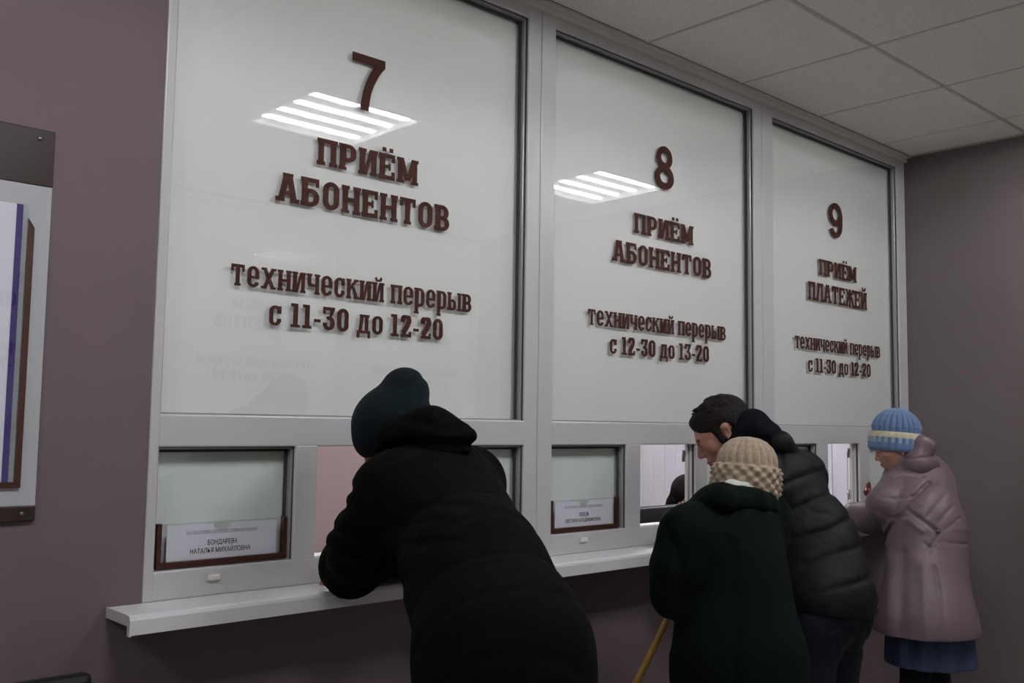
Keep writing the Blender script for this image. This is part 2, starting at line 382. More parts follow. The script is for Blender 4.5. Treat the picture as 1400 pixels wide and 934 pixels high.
def bay(n, i, parent_loc=(0, 0, 0)):
    w = empty('window_%d' % n, (XW[i], 0, Z_SILL)); setting(w)
    x0, x1 = XW[i], XW[i+1]; a0, a1 = A[i]; p, q = B1[i], B2[i]
    g = .0008; bv = .004; Y1 = .05
    def part(name, *a, m_=M_pvc, bev=bv): return box(name, *a, m_, w, bev)
    part('jamb', x0+g, a0, 0, Y1, Z_SILL, Z_TOP); part('jamb', a1, x1-g, 0, Y1, Z_SILL, Z_TOP)
    part('head_rail', a0-.004, a1+.004, 0.0005, Y1, Z_UT, Z_TOP)
    part('transom', a0-.004, a1+.004, 0.0005, Y1, Z_T, Z_UB)
    part('bottom_rail', a0-.004, a1+.004, 0.0005, Y1, Z_SILL, Z_B)
    part('mullion', p[0], p[1], 0.0005, Y1, Z_B-.004, Z_T+.004); part('mullion', q[0], q[1], 0.0005, Y1, Z_B-.004, Z_T+.004)
    def glazed(u0, u1, z0, z1, film, big):
        # beads step back from the face of the frame, a dark gasket against the glass
        for nm, (c0, c1, d0, d1) in (('bead', (u1-.006, u1+.003, z0-.003, z1+.003)), ('bead', (u0-.003, u0+.006, z0-.003, z1+.003)), ('bead', (u0-.003, u1+.003, z1-.006, z1+.003)), ('bead', (u0-.003, u1+.003, z0-.003, z0+.003))):
            box('glazing_bead', c0, c1, .014, .034, d0, d1, M_bead, w, .0015, seg=1)
        t = .009
        for c0, c1, d0, d1 in ((u1-t-.004, u1, z0, z1), (u0, u0+t-.004, z0, z1), (u0, u1, z1-t-.004, z1), (u0, u1, z0, z0+.004)):
            box('gasket', c0, c1, .030, .036, d0, d1, M_gasket, w)
        box('gasket', u1-.0012, u1+.0008, .008, .0125, z0, z1, M_gasket, w); box('gasket', u0, u1, .008, .0125, z1-.0012, z1+.0008, M_gasket, w)
        pane = box('glass_pane', u0, u1, .0355, .0395, z0, z1, M_glass, w)
        fl = box('backing_film', u0-.005, u1+.005, .0465, .0505, z0-.005, z1+.005, film, w)
        return pane
    big = glazed(a0, a1, Z_UB, Z_UT, M_film, True)
    glazed(a0, p[0], Z_B, Z_T, M_film2, False); glazed(q[1], a1, Z_B, Z_T, M_film2, False)
    # the middle light stands open: hinge knuckles on the right jamb of the opening, threshold strip
    box('threshold', p[1], q[0], .004, Y1+.004, Z_B-.004, Z_B+.003, M_beigecap, w, .001, seg=1)
    box('sash_stop', q[0]-.007, q[0]+.001, .035, Y1, Z_B, Z_T, M_pvc, w, .002)
    box('gasket', q[0]-.002, q[0]+.0002, .012, .02, Z_B, Z_T, M_gasket, w)
    for z in (Z_B+.05, Z_T-.045):
        tube('hinge', [(q[0]-.010, Y1+.004, z-.022), (q[0]-.010, Y1+.004, z+.022)], .0055, M_metal, w)
    cap = box('drain_cap', (a0+p[0])/2-.05, (a0+p[0])/2-.018, -.008, .001, Z_SILL+.036, Z_SILL+.050, M_beigecap, w, .003)
    # lettering
    num, lines = TXT[i]; D = DIG[i]; kk = (.0345-CAM[1])/(-CAM[1])      # the letters sit on the glass, a little behind the frame's face
    X_ = lambda v: CAM[0]+(v-CAM[0])*kk
    Z_ = lambda v: CAM[2]+(v-CAM[2])*kk
    link('number_lettering', polys_mesh('number_lettering', big_digit(num), X_(D[0]), X_(D[1]), Z_(D[2]), D[3]*kk, .0352, .0012), M_brown, w)
    for t_, u0, u1, z, h in lines:
        P, wd = line_polys(t_, digit_h=1.2 if t_[0] == 'с' else 1.0)
        link('word_lettering', polys_mesh('word_lettering', P, X_(u0), X_(u1), Z_(z), h*kk, .0352, .0012), M_brown, w)
    return w
for i in range(3): bay(i+1, i)
setting(box('trim_3', XW[3], XR, .002, .07, Z_SILL, Z_TOP, M_pvc, None, .002))

# ---------------- window sill shelf running under all three bays
SD = -.134; SX0 = -.080
sill = empty('window_sill', (1.9, 0, Z_SILL), 'long white plastic sill shelf under the numbered service windows', 'shelf')
prof = [(.004, Z_SILL), (SD+.010, Z_SILL), (SD+.003, Z_SILL-.003), (SD, Z_SILL-.010), (SD, Z_SILL-.041), (SD+.010, Z_SILL-.041), (SD+.012, Z_SILL-.020), (.0, Z_SILL-.020)]
M_sill = mat('sill_plastic', 'e4e4e5', .35, .5)
prism('shelf_board', prof, SX0+.003, XR-.001, M_sill, sill)
prof2 = [(-.001, Z_SILL+.0012), (SD+.010, Z_SILL+.0012), (SD+.002, Z_SILL-.002), (SD-.0012, Z_SILL-.010), (SD-.0012, Z_SILL-.043), (SD+.012, Z_SILL-.043), (SD+.014, Z_SILL-.022), (-.001, Z_SILL-.022)]
prism('end_cap', prof2, SX0, SX0+.004, M_sill, sill)

# ---------------- name placards standing in the small left lights
def text_mesh(name, s, cx, z, h, y, m_, parent, width=None, offset=0.0):
    cu = bpy.data.curves.new(name, 'FONT'); cu.body = s; cu.align_x = 'CENTER'; cu.size = 1; cu.offset = offset; cu.resolution_u = 3
    t = bpy.data.objects.new('t', cu); COL.objects.link(t)
    dg = bpy.context.evaluated_depsgraph_get(); me = bpy.data.meshes.new_from_object(t.evaluated_get(dg))
    bpy.data.objects.remove(t); me.name = name
    xs = [v.co.x for v in me.vertices]; wd = max(xs)-min(xs); mx = (max(xs)+min(xs))/2
    ys = [v.co.y for v in me.vertices]
    k = h/.72; kx = width/wd if width else k
    for v in me.vertices: v.co = Vector((cx+(v.co.x-mx)*kx, y, z+v.co.y*k))
    me.materials.clear(); return link(name, me, m_, parent)
def placard(x0, x1, l1, l2, label, w1, w2):
    z0, z1 = Z_B+.0035, Z_B+.108
    e = empty('name_placard', ((x0+x1)/2, .02, z0), label, 'sign', 'name placards at the windows')
    bm = bmesh.new(); t = .011
    add_box(bm, x0, x1, .008, .024, z0, z0+.014, .001, 1); add_box(bm, x0, x0+t, .008, .024, z0+.0142, z1, .001, 1); add_box(bm, x1-t, x1, .008, .024, z0+.0142, z1, .001, 1)
    me = bpy.data.meshes.new('holder_frame'); bm.to_mesh(me); bm.free(); link('holder_frame', me, M_bframe, e)
    # card with a thumb notch in its top edge
    cx = (x0+x1)/2-.004; c0, c1, d0, d1 = x0+.027, x1-.026, z0+.0145, z1-.006
    ar = [(cx+.024*math.cos(math.radians(q)), d1-.018*math.sin(math.radians(q))) for q in range(180, -1, -15)]
    out = [(c0, d0), (c1, d0), (c1, d1)]+ar[::-1]+[(c0, d1)]
    bm = bmesh.new(); v = [bm.verts.new((a, .0175, c)) for a, c in out]; f = bm.faces.new(v)
    r = bmesh.ops.extrude_face_region(bm, geom=[f]); bmesh.ops.translate(bm, verts=[q for q in r['geom'] if isinstance(q, bmesh.types.BMVert)], vec=(0, .0012, 0))
    bmesh.ops.recalc_face_normals(bm, faces=bm.faces); me = bpy.data.meshes.new('paper_card'); bm.to_mesh(me); bm.free(); link('paper_card', me, M_paper, e)
    box('acrylic_cover', x0+t+.0005, x1-t-.0005, .0125, .0140, z0+.0145, z1-.001, M_acryl, e)
    cxx = (c0+c1)/2
    text_mesh('heading_lettering', 'ВАС ОБСЛУЖИВАЕТ КОНТРОЛЁР СЛУЖБЫ РЕАЛИЗАЦИИ', cxx-.003, d1-.0215, .0056, .0172, M_inkp, e, .185)
    box('heading_rule', cxx-.095, cxx+.09, .0170, .0173, d1-.0235, d1-.0229, M_inkp, e)
    text_mesh('name_lettering', l1, cxx-.002, z0+.0475, .0115, .0171, M_ink, e, w1, .012)
    text_mesh('name_lettering', l2, cxx-.006, z0+.0285, .0115, .0171, M_ink, e, w2, .012)
placard(.034, .375, 'БОНДАРЕВА', 'НАТАЛЬЯ МИХАЙЛОВНА', 'white name card in a brown holder behind the glass, near the notice board', .078, .158)
placard(1.337, 1.672, 'ЛЕБЕДЬ', 'СВЕТЛАНА ВЛАДИМИРОВНА', 'white name card in a brown holder in the middle window, behind the green coat', .050, .176)

# ---------------- notice board on the wall at the left
nb = empty('notice_board', (-.64, 0, 1.25), 'grey notice board with brown bands and a violet striped pocket on the left wall', 'notice board')
bx0, bx1 = -1.05, -.244
box('backboard', bx0, bx1, -.008, -.0005, 1.262, 2.0, M_boardgrey, nb, .001, seg=1)
box('top_band', bx0, bx1+.001, -.010, -.0005, 1.972, 2.097, M_boardbrown, nb, .002)
box('bottom_band', bx0, bx1+.001, -.011, -.0005, 1.251, 1.284, M_boardbrown, nb, .003)
for x, z in ((bx1-.032, 2.076), (bx1-.027, 1.268), (bx0+.03, 2.076), (bx0+.03, 1.268)):
    tube('screw', [(x, -.0105, z), (x, -.0135, z)], .004, M_metal, nb)
box('pocket_sheet', -.98, -.306, -.0125, -.0115, 1.325, 1.925, M_paper, nb)
box('violet_stripe', -.3150, -.3020, -.0135, -.0126, 1.325, 1.925, M_violet, nb)
bm = bmesh.new()
v = [bm.verts.new(p) for p in ((-.2905, -.0150, 1.335), (-.2775, -.0150, 1.335), (-.2775, -.0150, 1.877), (-.2905, -.0150, 1.897))]
f = bm.faces.new(v); r = bmesh.ops.extrude_face_region(bm, geom=[f]); bmesh.ops.translate(bm, verts=[q for q in r['geom'] if isinstance(q, bmesh.types.BMVert)], vec=(0, .006, 0))
bmesh.ops.recalc_face_normals(bm, faces=bm.faces); add_box(bm, -.985, -.2775, -.0150, -.009, 1.322, 1.3345)
me = bpy.data.meshes.new('pocket_frame'); bm.to_mesh(me); bm.free(); link('pocket_frame', me, M_bframe, nb)
box('pocket_cover', -.983, -.2910, -.0160, -.0151, 1.335, 1.925, M_acryl, nb)

# ---------------- visitor chair at the lower left: only the top of its back shows
ch = empty('visitor_chair', (-.45, -.36, 0), 'black chair back top showing at the bottom edge left of the sill', 'chair')
cz = at(122, 921.5, -.14)[2]; c1 = at(129, 926, -.14)[0]; c0 = c1-.46
box('backrest', c0, c1, -.14, -.10, .58, cz, M_black, ch, .014)
box('seat', c0+.01, c1-.01, -.60, -.145, .46, .51, M_black, ch, .012)
for x in (c0+.04, c1-.04):
    tube('leg', [(x, -.56, .0), (x, -.56, .47)], .011, M_metal, ch); tube('leg', [(x, -.12, .0), (x, -.155, .47)], .011, M_metal, ch)
    tube('back_post', [(x, -.155, .48), (x, -.12, .60)], .010, M_metal, ch)

# ---------------- LED ceiling panels (they light the corridor)
def led_material(name, strength):
    M = bpy.data.materials.new(name); M.use_nodes = True; nt = M.node_tree; N = nt.nodes; L = nt.links; b = N['Principled BSDF']
    b.inputs['Base Color'].default_value = (.85, .85, .85, 1); b.inputs['Emission Color'].default_value = (*srgb('fbfaff'), 1)
    tc = N.new('ShaderNodeTexCoord'); sp = N.new('ShaderNodeSeparateXYZ'); L.new(tc.outputs['Object'], sp.inputs[0])
    q = N.new('ShaderNodeMath'); q.operation = 'MULTIPLY'; q.inputs[1].default_value = 2*math.pi/.0165; L.new(sp.outputs[0], q.inputs[0])
    c = N.new('ShaderNodeMath'); c.operation = 'COSINE'; L.new(q.outputs[0], c.inputs[0])
    r = N.new('ShaderNodeMapRange'); r.inputs[1].default_value = -1; r.inputs[2].default_value = 1; r.inputs[3].default_value = strength*.45; r.inputs[4].default_value = strength*1.55
    L.new(c.outputs[0], r.inputs[0]); L.new(r.outputs[0], b.inputs['Emission Strength'])
    return M
M_led = led_material('led_strip', LED_STRENGTH); M_ledo = led_material('led_strip_office', OFFICE_STRENGTH)
M_refl = mat('panel_reflector', 'f0f0f0', .5, .4)
def led_panel(x, y, z, m_, label, group):
    e = empty('ceiling_light', (x, y, z), label, 'ceiling light', group)
    bm = bmesh.new(); s = .286
    add_box(bm, x-s, x+s, y-s, y+s, z+.028, z+.032)
    for a in ((x-s-.008, x-s+.008, y-s-.008, y+s+.008), (x+s-.008, x+s+.008, y-s-.008, y+s+.008), (x-s+.008, x+s-.008, y-s-.008, y-s+.008), (x-s+.008, x+s-.008, y+s-.008, y+s+.008)): add_box(bm, *a, z-.003, z+.03)
    me = bpy.data.meshes.new('light_tray'); bm.to_mesh(me); bm.free(); link('light_tray', me, M_refl, e)
    for k in range(4):
        yy = y-.207+.138*k
        bm = bmesh.new(); add_box(bm, -.268, .268, -.0052, .0052, -.004, .004)
        me = bpy.data.meshes.new('led_strip'); bm.to_mesh(me); bm.free(); me.materials.append(m_)
        o = bpy.data.objects.new('led_strip', me); COL.objects.link(o); o.parent = e; o.location = (0, yy-y, .02)
for k, (x, y) in enumerate(LEDCELLS):
    led_panel(x, y, H, M_led, ['recessed LED ceiling panel farthest left along the corridor', 'recessed LED ceiling panel above the notice board end', 'recessed LED ceiling panel reflected over the largest digit, at the left', 'recessed LED ceiling panel reflected beside the eight, near the right wall'][k], 'LED panels in the corridor ceiling')

# ---------------- the facing glazed partition across the corridor (seen as a faint reflection)
YO = YB+.03
OX = [3.95-1.263*k for k in range(5)]
for k in range(4):
    w = empty('window_%d' % (k+4), (OX[k], YO, 1.05)); setting(w)
    x1, x0 = min(OX[k], XR-.002), OX[k+1]
    bm = bmesh.new()
    for a in ((x0, x0+.05, Z_SILL, Z_TOP), (x1-.05, x1, Z_SILL, Z_TOP), (x0+.05, x1-.05, Z_UT, Z_TOP), (x0+.05, x1-.05, Z_T, Z_UB), (x0+.05, x1-.05, Z_SILL, Z_B)): add_box(bm, a[0]+.001, a[1]-.001, YO-.05, YO, a[2], a[3], .003, 1)
    me = bpy.data.meshes.new('window_frame'); bm.to_mesh(me); bm.free(); link('window_frame', me, M_pvc, w)
    box('glass_pane', x0+.05, x1-.05, YO-.034, YO-.030, Z_UB, Z_UT, M_glass, w)
    box('backing_film', x0+.045, x1-.045, YO-.058, YO-.054, Z_B-.005, Z_UT+.005, M_film, w)
    for t_, c0, z, h, wd_ in (('ПРИЁМ', 0, 2.16, .073, .345), ('АБОНЕНТОВ', 0, 2.043, .076, .58), ('технический перерыв', 0, 1.81, .054, .79), ('с 11-30 до 12-20', 0, 1.717, .052, .57)):
        P, wd = line_polys(t_, digit_h=1.2 if t_[0] == 'с' else 1.0); cx = (x0+OX[k])/2
        if cx+wd_/2 > XR-.05: cx = XR-.06-wd_/2
        link('word_lettering', polys_mesh('word_lettering', P, cx-wd_/2, cx+wd_/2, z, h, YO-.029, .001, flip=-1), M_brown, w)
wallbox('wall_back', XL, XR, YB-.1, YO-.06, -.05, Z_SILL)
wallbox('wall_back_upper', XL, XR, YB-.1, YO-.06, Z_TOP, H+.1)
wallbox('wall_back_left', XL, OX[4]-.002, YB-.09, YO-.061, Z_SILL+.001, Z_TOP-.001)
wallbox('wall_back_core', OX[4], XR, YB-.12, YO-.062, Z_SILL+.001, Z_TOP-.001, m_=M_wallr)

# ---------------- the office behind the service windows
wallbox('wall_office_back', XL, 4.7, 2.9, 3.0, -.05, 2.95, m_=M_pink)
wallbox('wall_office_left', -.1, -.0, .15, 2.9, -.05, 2.95, m_=M_pink)
wallbox('wall_office_right', 4.66, 4.76, .14, 2.9, -.05, 2.95, m_=M_siding)
wallbox('wall_office_front', XR+.101, 4.66, .0, .14, -.05, 2.95, m_=M_siding)
sid = setting(empty('trim_4', (4.65, 1.5, 0)))
bm = bmesh.new(); add_box(bm, -.006, .004, -.0485, .0485, .02, 2.8, .003, 1); me_sp = bpy.data.meshes.new('siding_plank'); bm.to_mesh(me_sp); bm.free(); me_sp.materials.append(M_siding)
for k in range(27):
    o = bpy.data.objects.new('siding_plank', me_sp); COL.objects.link(o); o.parent = sid; o.location = (.0, .2+.1*k-1.5, 0)
oc = box('ceiling_office', XL, 4.76, .145, 3.0, 2.82, 2.9, M_tile); setting(oc)
for k, (x, y) in enumerate(((.8, 1.3), (2.6, 1.3), (3.9, 1.5))):
    led_panel(x, y, 2.775, M_ledo, ['office LED ceiling panel above the pink wall', 'office LED ceiling panel above the monitor', 'office LED ceiling panel beside the white siding'][k], 'LED panels in the office ceiling')

# clerk's desk, monitor and chair behind window 8
dk = empty('office_desk', (2.45, .62, 0), 'office desk inside under the number 8 window', 'desk')
box('desk_top', 1.75, 3.15, .30, .95, .725, .75, M_desk, dk, .002)
box('side_panel', 1.76, 1.78, .32, .93, 0, .725, M_desk, dk); box('side_panel', 3.12, 3.14, .32, .93, 0, .725, M_desk, dk)
mo = empty('computer_monitor', (2.52, .50, .75), 'black computer monitor seen from behind in the open number 8 window', 'monitor')
box('monitor_case', 2.24, 2.80, .46, .50, .80, 1.122, M_black, mo, .006)
box('back_cover', 2.36, 2.68, .435, .459, .86, 1.06, M_black, mo, .008)
box('bezel', 2.238, 2.802, .500, .506, .798, 1.125, mat('bezel_grey', '4c4c50', .4), mo, .002)
box('stand_neck', 2.50, 2.54, .47, .495, .762, .86, M_black, mo); box('stand_base', 2.42, 2.62, .42, .58, .7505, .762, M_black, mo, .003)

# ------------------------------------------------------------------ soft shapes: smooth signed distances meshed on a grid
def V3(*a): return np.array(a if len(a) > 1 else a[0], float)
def nrm(v): v = np.asarray(v, float); return v/np.linalg.norm(v)
class Shape:
    def __init__(s, k=.02): s.p = []; s.k = k; s.lo = V3(9, 9, 9); s.hi = -s.lo
    def _ext(s, c, R, grow=True):
        if grow: s.lo = np.minimum(s.lo, c-R); s.hi = np.maximum(s.hi, c+R)
    def cap(s, a, b, ra, rb=None, flat=None, f=1.0, k=None, op='u'):
        a, b = V3(a), V3(b); rb = ra if rb is None else rb; c = (a+b)/2; R = np.linalg.norm(a-b)/2+max(ra, rb)*max(1, f)
        n = nrm(flat) if flat is not None else None
        if n is not None: a2 = a+n*(a@n)*(1/f-1); b2 = b+n*(b@n)*(1/f-1)
        else: a2, b2 = a, b
        ba = b2-a2; L = max(ba@ba, 1e-9)
        def fn(P):
            if n is not None: P = P+np.outer(P@n, n)*(1/f-1)
            t = np.clip((P-a2)@ba/L, 0, 1)
            return (np.linalg.norm(P-a2-t[:, None]*ba, axis=1)-(ra+(rb-ra)*t))*(min(1, f) if n is not None else 1)
        s.p.append((fn, c, R, op, s.k if k is None else k)); s._ext(c, R, op == 'u'); return s
    def ell(s, c, r, B=None, k=None, op='u'):
        c = V3(c); r = V3(r); B = np.eye(3) if B is None else np.asarray(B)
        def fn(P):
            q = (P-c)@B.T; k0 = np.linalg.norm(q/r, axis=1)+1e-9; k1 = np.linalg.norm(q/(r*r), axis=1)+1e-9
            return k0*(k0-1)/k1
        s.p.append((fn, c, r.max(), op, s.k if k is None else k)); s._ext(c, r.max(), op == 'u'); return s
    def chain(s, pts, rs, k=None, flat=None, f=1.0):
        for i in range(len(pts)-1): s.cap(pts[i], pts[i+1], rs[i], rs[i+1], flat, f, k)
        return s
    def add(s, fn, c, R): s.p.append((fn, V3(c), R, 'add', 0)); return s
    def cut(s, n, o):
        """keep the side of the plane through o that n points away from"""
        n = nrm(n); o = V3(o); s.p.append((lambda P: (P-o)@n, o, 1e3, 'max', 0)); return s
    def crease(s, pts, w, depth, n, R=None):
        """groove (depth > 0) or ridge (< 0) along a path, running through the cloth in direction n"""
        pts = [V3(p) for p in pts]; n = nrm(n); c = sum(pts)/len(pts); R = R or max(np.linalg.norm(p-c) for p in pts)+.12
        def fn(P):
            best = np.full(len(P), 1e9)
            Q = P-np.outer(P@n, n)
            for a, b in zip(pts[:-1], pts[1:]):
                a = a-n*(a@n); b = b-n*(b@n); ba = b-a; t = np.clip((Q-a)@ba/max(ba@ba, 1e-9), 0, 1)
                best = np.minimum(best, np.linalg.norm(Q-a-t[:, None]*ba, axis=1))
            fade = np.clip(1.5-np.linalg.norm(P-c, axis=1)/R, 0, 1)
            return depth*np.exp(-(best/w)**2)*np.minimum(1, fade*2)
        return s.add(fn, c, R*1.5)
    def __call__(s, P):
        d = np.full(len(P), 1e3)
        for fn, c, R, op, k in s.p:
            m = (np.abs(P-c).max(axis=1) < R+.12) & (np.linalg.norm(P-c, axis=1) < R+.12) if R < 100 else np.ones(len(P), bool)
            if not m.any(): continue
            v = fn(P[m]); u = d[m]
            if op == 'u':
                h = np.clip(.5+.5*(u-v)/k, 0, 1); u = np.where(u > 100, v, u*(1-h)+v*h-k*h*(1-h))
            elif op == 's':
                h = np.clip(.5-.5*(u+v)/k, 0, 1); u = u*(1-h)-v*h+k*h*(1-h)
            elif op == 'max': u = np.maximum(u, v)
            else: u = u+v
            d[m] = u
        return d
def axis(lo, hi, st, fine=()):
    out = [lo]
    while out[-1] < hi:
        h = st
        for a, b, q in fine:
            if a-st < out[-1] < b: h = min(h, q if out[-1] >= a-q else max(q, min(st, a-out[-1])))
        out.append(out[-1]+h)
    return np.array(out)
def nets(S, step, fine=(), pad=.03):
    """surface nets of the zero level of S; fine = boxes (lo, hi, step) with a denser grid"""
    ax = [axis(S.lo[i]-pad, S.hi[i]+pad, step, [(b[0][i], b[1][i], b[2]) for b in fine]) for i in range(3)]
    n = [len(a) for a in ax]; D = np.full(n, 1e3, np.float32); BS = 8
    for i in range(0, n[0], BS):
        for j in range(0, n[1], BS):
            ks = list(range(0, n[2], BS))
            cen = []; hal = []
            for k in ks:
                l = [ax[0][i], ax[1][j], ax[2][k]]; h = [ax[0][min(i+BS, n[0])-1], ax[1][min(j+BS, n[1])-1], ax[2][min(k+BS, n[2])-1]]
                cen.append([(a+b)/2 for a, b in zip(l, h)]); hal.append(math.dist(l, h)/2)
            v = S(np.array(cen)); 
            for k, vv, hh in zip(ks, v, hal):
                if abs(vv) > hh*1.5+.03:
                    D[i:i+BS, j:j+BS, k:k+BS] = np.sign(vv)*1.; continue
                g = np.meshgrid(ax[0][i:i+BS], ax[1][j:j+BS], ax[2][k:k+BS], indexing='ij')
                P = np.stack([q.ravel() for q in g], 1); D[i:i+BS, j:j+BS, k:k+BS] = S(P).reshape(g[0].shape)
    I = D < 0
    cnt = sum(I[a:n[0]-1+a, b:n[1]-1+b, c:n[2]-1+c].astype(np.int8) for a in (0, 1) for b in (0, 1) for c in (0, 1))
    cells = np.argwhere((cnt > 0) & (cnt < 8)); idx = np.full([q-1 for q in n], -1, np.int32); idx[tuple(cells.T)] = np.arange(len(cells))
    acc = np.zeros((len(cells), 3)); w = np.zeros(len(cells))
    cor = [(a, b, c) for a in (0, 1) for b in (0, 1) for c in (0, 1)]
    val = {c: D[cells[:, 0]+c[0], cells[:, 1]+c[1], cells[:, 2]+c[2]].astype(float) for c in cor}
    pos = {c: np.stack([ax[i][cells[:, i]+c[i]] for i in range(3)], 1) for c in cor}
    for a in cor:
        for d in range(3):
            if a[d]: continue
            b = list(a); b[d] = 1; b = tuple(b); m = (val[a] < 0) != (val[b] < 0)
            t = np.where(m, val[a]/np.where(m, val[a]-val[b], 1), 0)
            acc += np.where(m[:, None], pos[a]+(pos[b]-pos[a])*t[:, None], 0); w += m
    V = acc/w[:, None]; F = []
    for d in range(3):
        e, f = (d+1) % 3, (d+2) % 3
        s0 = [slice(0, q) for q in n]; s1 = [slice(0, q) for q in n]; s0[d] = slice(0, n[d]-1); s1[d] = slice(1, n[d])
        x = I[tuple(s0)] != I[tuple(s1)]; E = np.argwhere(x); E = E[(E[:, e] > 0) & (E[:, f] > 0) & (E[:, e] < n[e]-1) & (E[:, f] < n[f]-1)]
        ins = I[tuple(E.T)]
        def cid(oe, of): q = E.copy(); q[:, e] -= oe; q[:, f] -= of; return idx[tuple(q.T)]
        q = np.stack([cid(1, 1), cid(0, 1), cid(0, 0), cid(1, 0)], 1); q[~ins] = q[~ins][:, ::-1]; F.append(q)
    F = np.concatenate(F); return V, F[(F >= 0).all(axis=1)]
def mesh_np(name, V, F):
    me = bpy.data.meshes.new(name); me.vertices.add(len(V)); me.vertices.foreach_set('co', V.ravel().astype(np.float32))
    me.loops.add(F.size); me.loops.foreach_set('vertex_index', F.ravel().astype(np.int32)); me.polygons.add(len(F))
    me.polygons.foreach_set('loop_start', np.arange(0, F.size, F.shape[1], dtype=np.int32)); me.polygons.foreach_set('loop_total', np.full(len(F), F.shape[1], np.int32))
    me.polygons.foreach_set('use_smooth', np.ones(len(F), bool)); me.update(calc_edges=True); me.validate(); return me
def solid(name, S, step, m_, parent, fine=(), relax=1, pad=.03):
    V, F = nets(S, step, fine, pad)
    for _ in range(relax):
        A_ = np.zeros_like(V); w = np.zeros(len(V))
        for i in range(4):
            np.add.at(A_, F[:, i], V[F[:, (i+1) % 4]]+V[F[:, (i+3) % 4]]); np.add.at(w, F[:, i], 2)
        V = V*.5+A_/w[:, None]*.5
    return link(name, mesh_np(name, V, F), m_, parent, True)

# ------------------------------------------------------------------ people
M_skin = mat('skin', 'a67866', .55, .35, noise=.05, nscale=30, bump=.15, bscale=300)
M_skin2 = mat('skin_pale', 'ab7f6c', .55, .35, noise=.05, nscale=30, bump=.15, bscale=300)
M_eye = mat('eye_white', 'a39c98', .2, .5); M_iris = mat('iris', '3a3028', .2, .5); M_lip = mat('lip', '8d564e', .5, .35)
M_blackcoat = mat('black_padded_cloth', '060506', .92, .08, noise=.1, nscale=8, bump=.5, bscale=28, bdist=.005)
M_beanie = mat('dark_teal_knit', '0f191d', .95, .08, bump=.5, bscale=420, sheen=.04)
M_navy = mat('navy_fleece', '0b0d14', .9, .1, bump=.4, bscale=160)
M_puff = mat('blackish_nylon', '07090c', .65, .18, bump=.5, bscale=30, bdist=.008)
M_green = mat('bottle_green_wool', '060f0c', .95, .08, bump=.5, bscale=380, noise=.12, nscale=60)
M_lilac = mat('lilac_raincoat_cloth', '6c5c61', .5, .4, bump=.35, bscale=26, bdist=.008, noise=.03, nscale=12)
M_trous = mat('dark_trousers', '1a1a1d', .85, .2, bump=.3, bscale=60)
M_jeans = mat('dark_denim', '121821', .85, .2, noise=.25, nscale=14, bump=.3, bscale=300)
M_skirt = mat('blue_skirt_cloth', '343d56', .85, .2, noise=.1, nscale=20, bump=.3, bscale=60)
M_shoe = mat('black_leather', '121113', .4, .5); M_tights = mat('black_tights', '101013', .8, .2)
M_hairb = mat('dark_brown_hair', '140e0b', .7, .2, bump=1.0, bscale=110, bdist=.004); M_hairk = mat('black_hair', '0d0a0b', .85, .12, bump=1.0, bscale=90, bdist=.004)
M_scarf = mat('white_scarf', 'cfcdc8', .9, .1); M_button = mat('button', '5d5358', .3, .5)
M_beige = mat('beige_wool', 'a3937f', .95, .1, noise=.14, nscale=90, bump=.6, bscale=260, sheen=.2)
M_blue = mat('blue_wool', '6a82a6', .95, .1, noise=.12, nscale=90, bump=.6, bscale=260, sheen=.2)
M_cream = mat('cream_wool', 'c4bd9f', .95, .1, noise=.12, nscale=90, bump=.6, bscale=260, sheen=.2)
M_mint = mat('pale_blue_wool', '93a7b4', .95, .1, noise=.2, nscale=120, bump=.6, bscale=260, sheen=.2)
M_wood = mat('varnished_wood', '9a7436', .35, .5, noise=.15, nscale=20)
M_purse = mat('dark_red_leather', '5a1017', .35, .5); M_cardi = mat('grey_cardigan', '55575e', .9, .1)

def frame(Fd, Ud=(0, 0, 1), roll=0):
    Fd = nrm(Fd); R = nrm(np.cross(Fd, Ud)); U = np.cross(R, Fd)
    if roll: c, s_ = math.cos(roll), math.sin(roll); R, U = R*c+U*s_, U*c-R*s_
    return np.array([R, Fd, U])
def head(S, c, B, k=1.0):
    """c: point between the ears at eye height; B rows: right, forward, up"""
    g = lambda x, y, z: V3(c)+k*(x*B[0]+y*B[1]+z*B[2])
    S.ell(g(0, -.012, .035), V3(.076, .096, .082)*k, B, .02).ell(g(0, .028, -.02), V3(.062, .062, .078)*k, B, .03)
    S.ell(g(0, .034, -.075), V3(.046, .046, .036)*k, B, .025).ell(g(0, .072, -.098), V3(.019, .015, .015)*k, B, .02)
    for s_ in (-1, 1):
        S.ell(g(s_*.040, .055, -.022), V3(.024, .022, .020)*k, B, .02)
        S.cap(g(s_*.075, -.012, -.035), g(s_*.079, -.018, .012), .011*k, .014*k, B[0], .45, .008)
        S.ell(g(s_*.084, -.012, -.004), V3(.006, .008, .013)*k, B, .006, 's')
    S.cap(g(-.032, .080, .024), g(.032, .080, .024), .010*k, k=.015)
    S.cap(g(0, .086, .014), g(0, .107, -.028), .008*k, .0115*k, k=.010); S.ell(g(0, .074, -.056), V3(.028, .021, .026)*k, B, .012)
    for s_ in (-1, 1):
        S.ell(g(s_*.0115, .098, -.034), V3(.008, .010, .0075)*k, B, .006)
        S.ell(g(s_*.032, .096, .002), V3(.017, .013, .011)*k, B, .012, 's')
        S.ell(g(s_*.032, .074, .001), V3(.0145, .0135, .0125)*k, B, .004)
    S.ell(g(0, .094, -.061), V3(.021, .009, .0055)*k, B, .006).ell(g(0, .091, -.072), V3(.018, .009, .006)*k, B, .006)
    return g
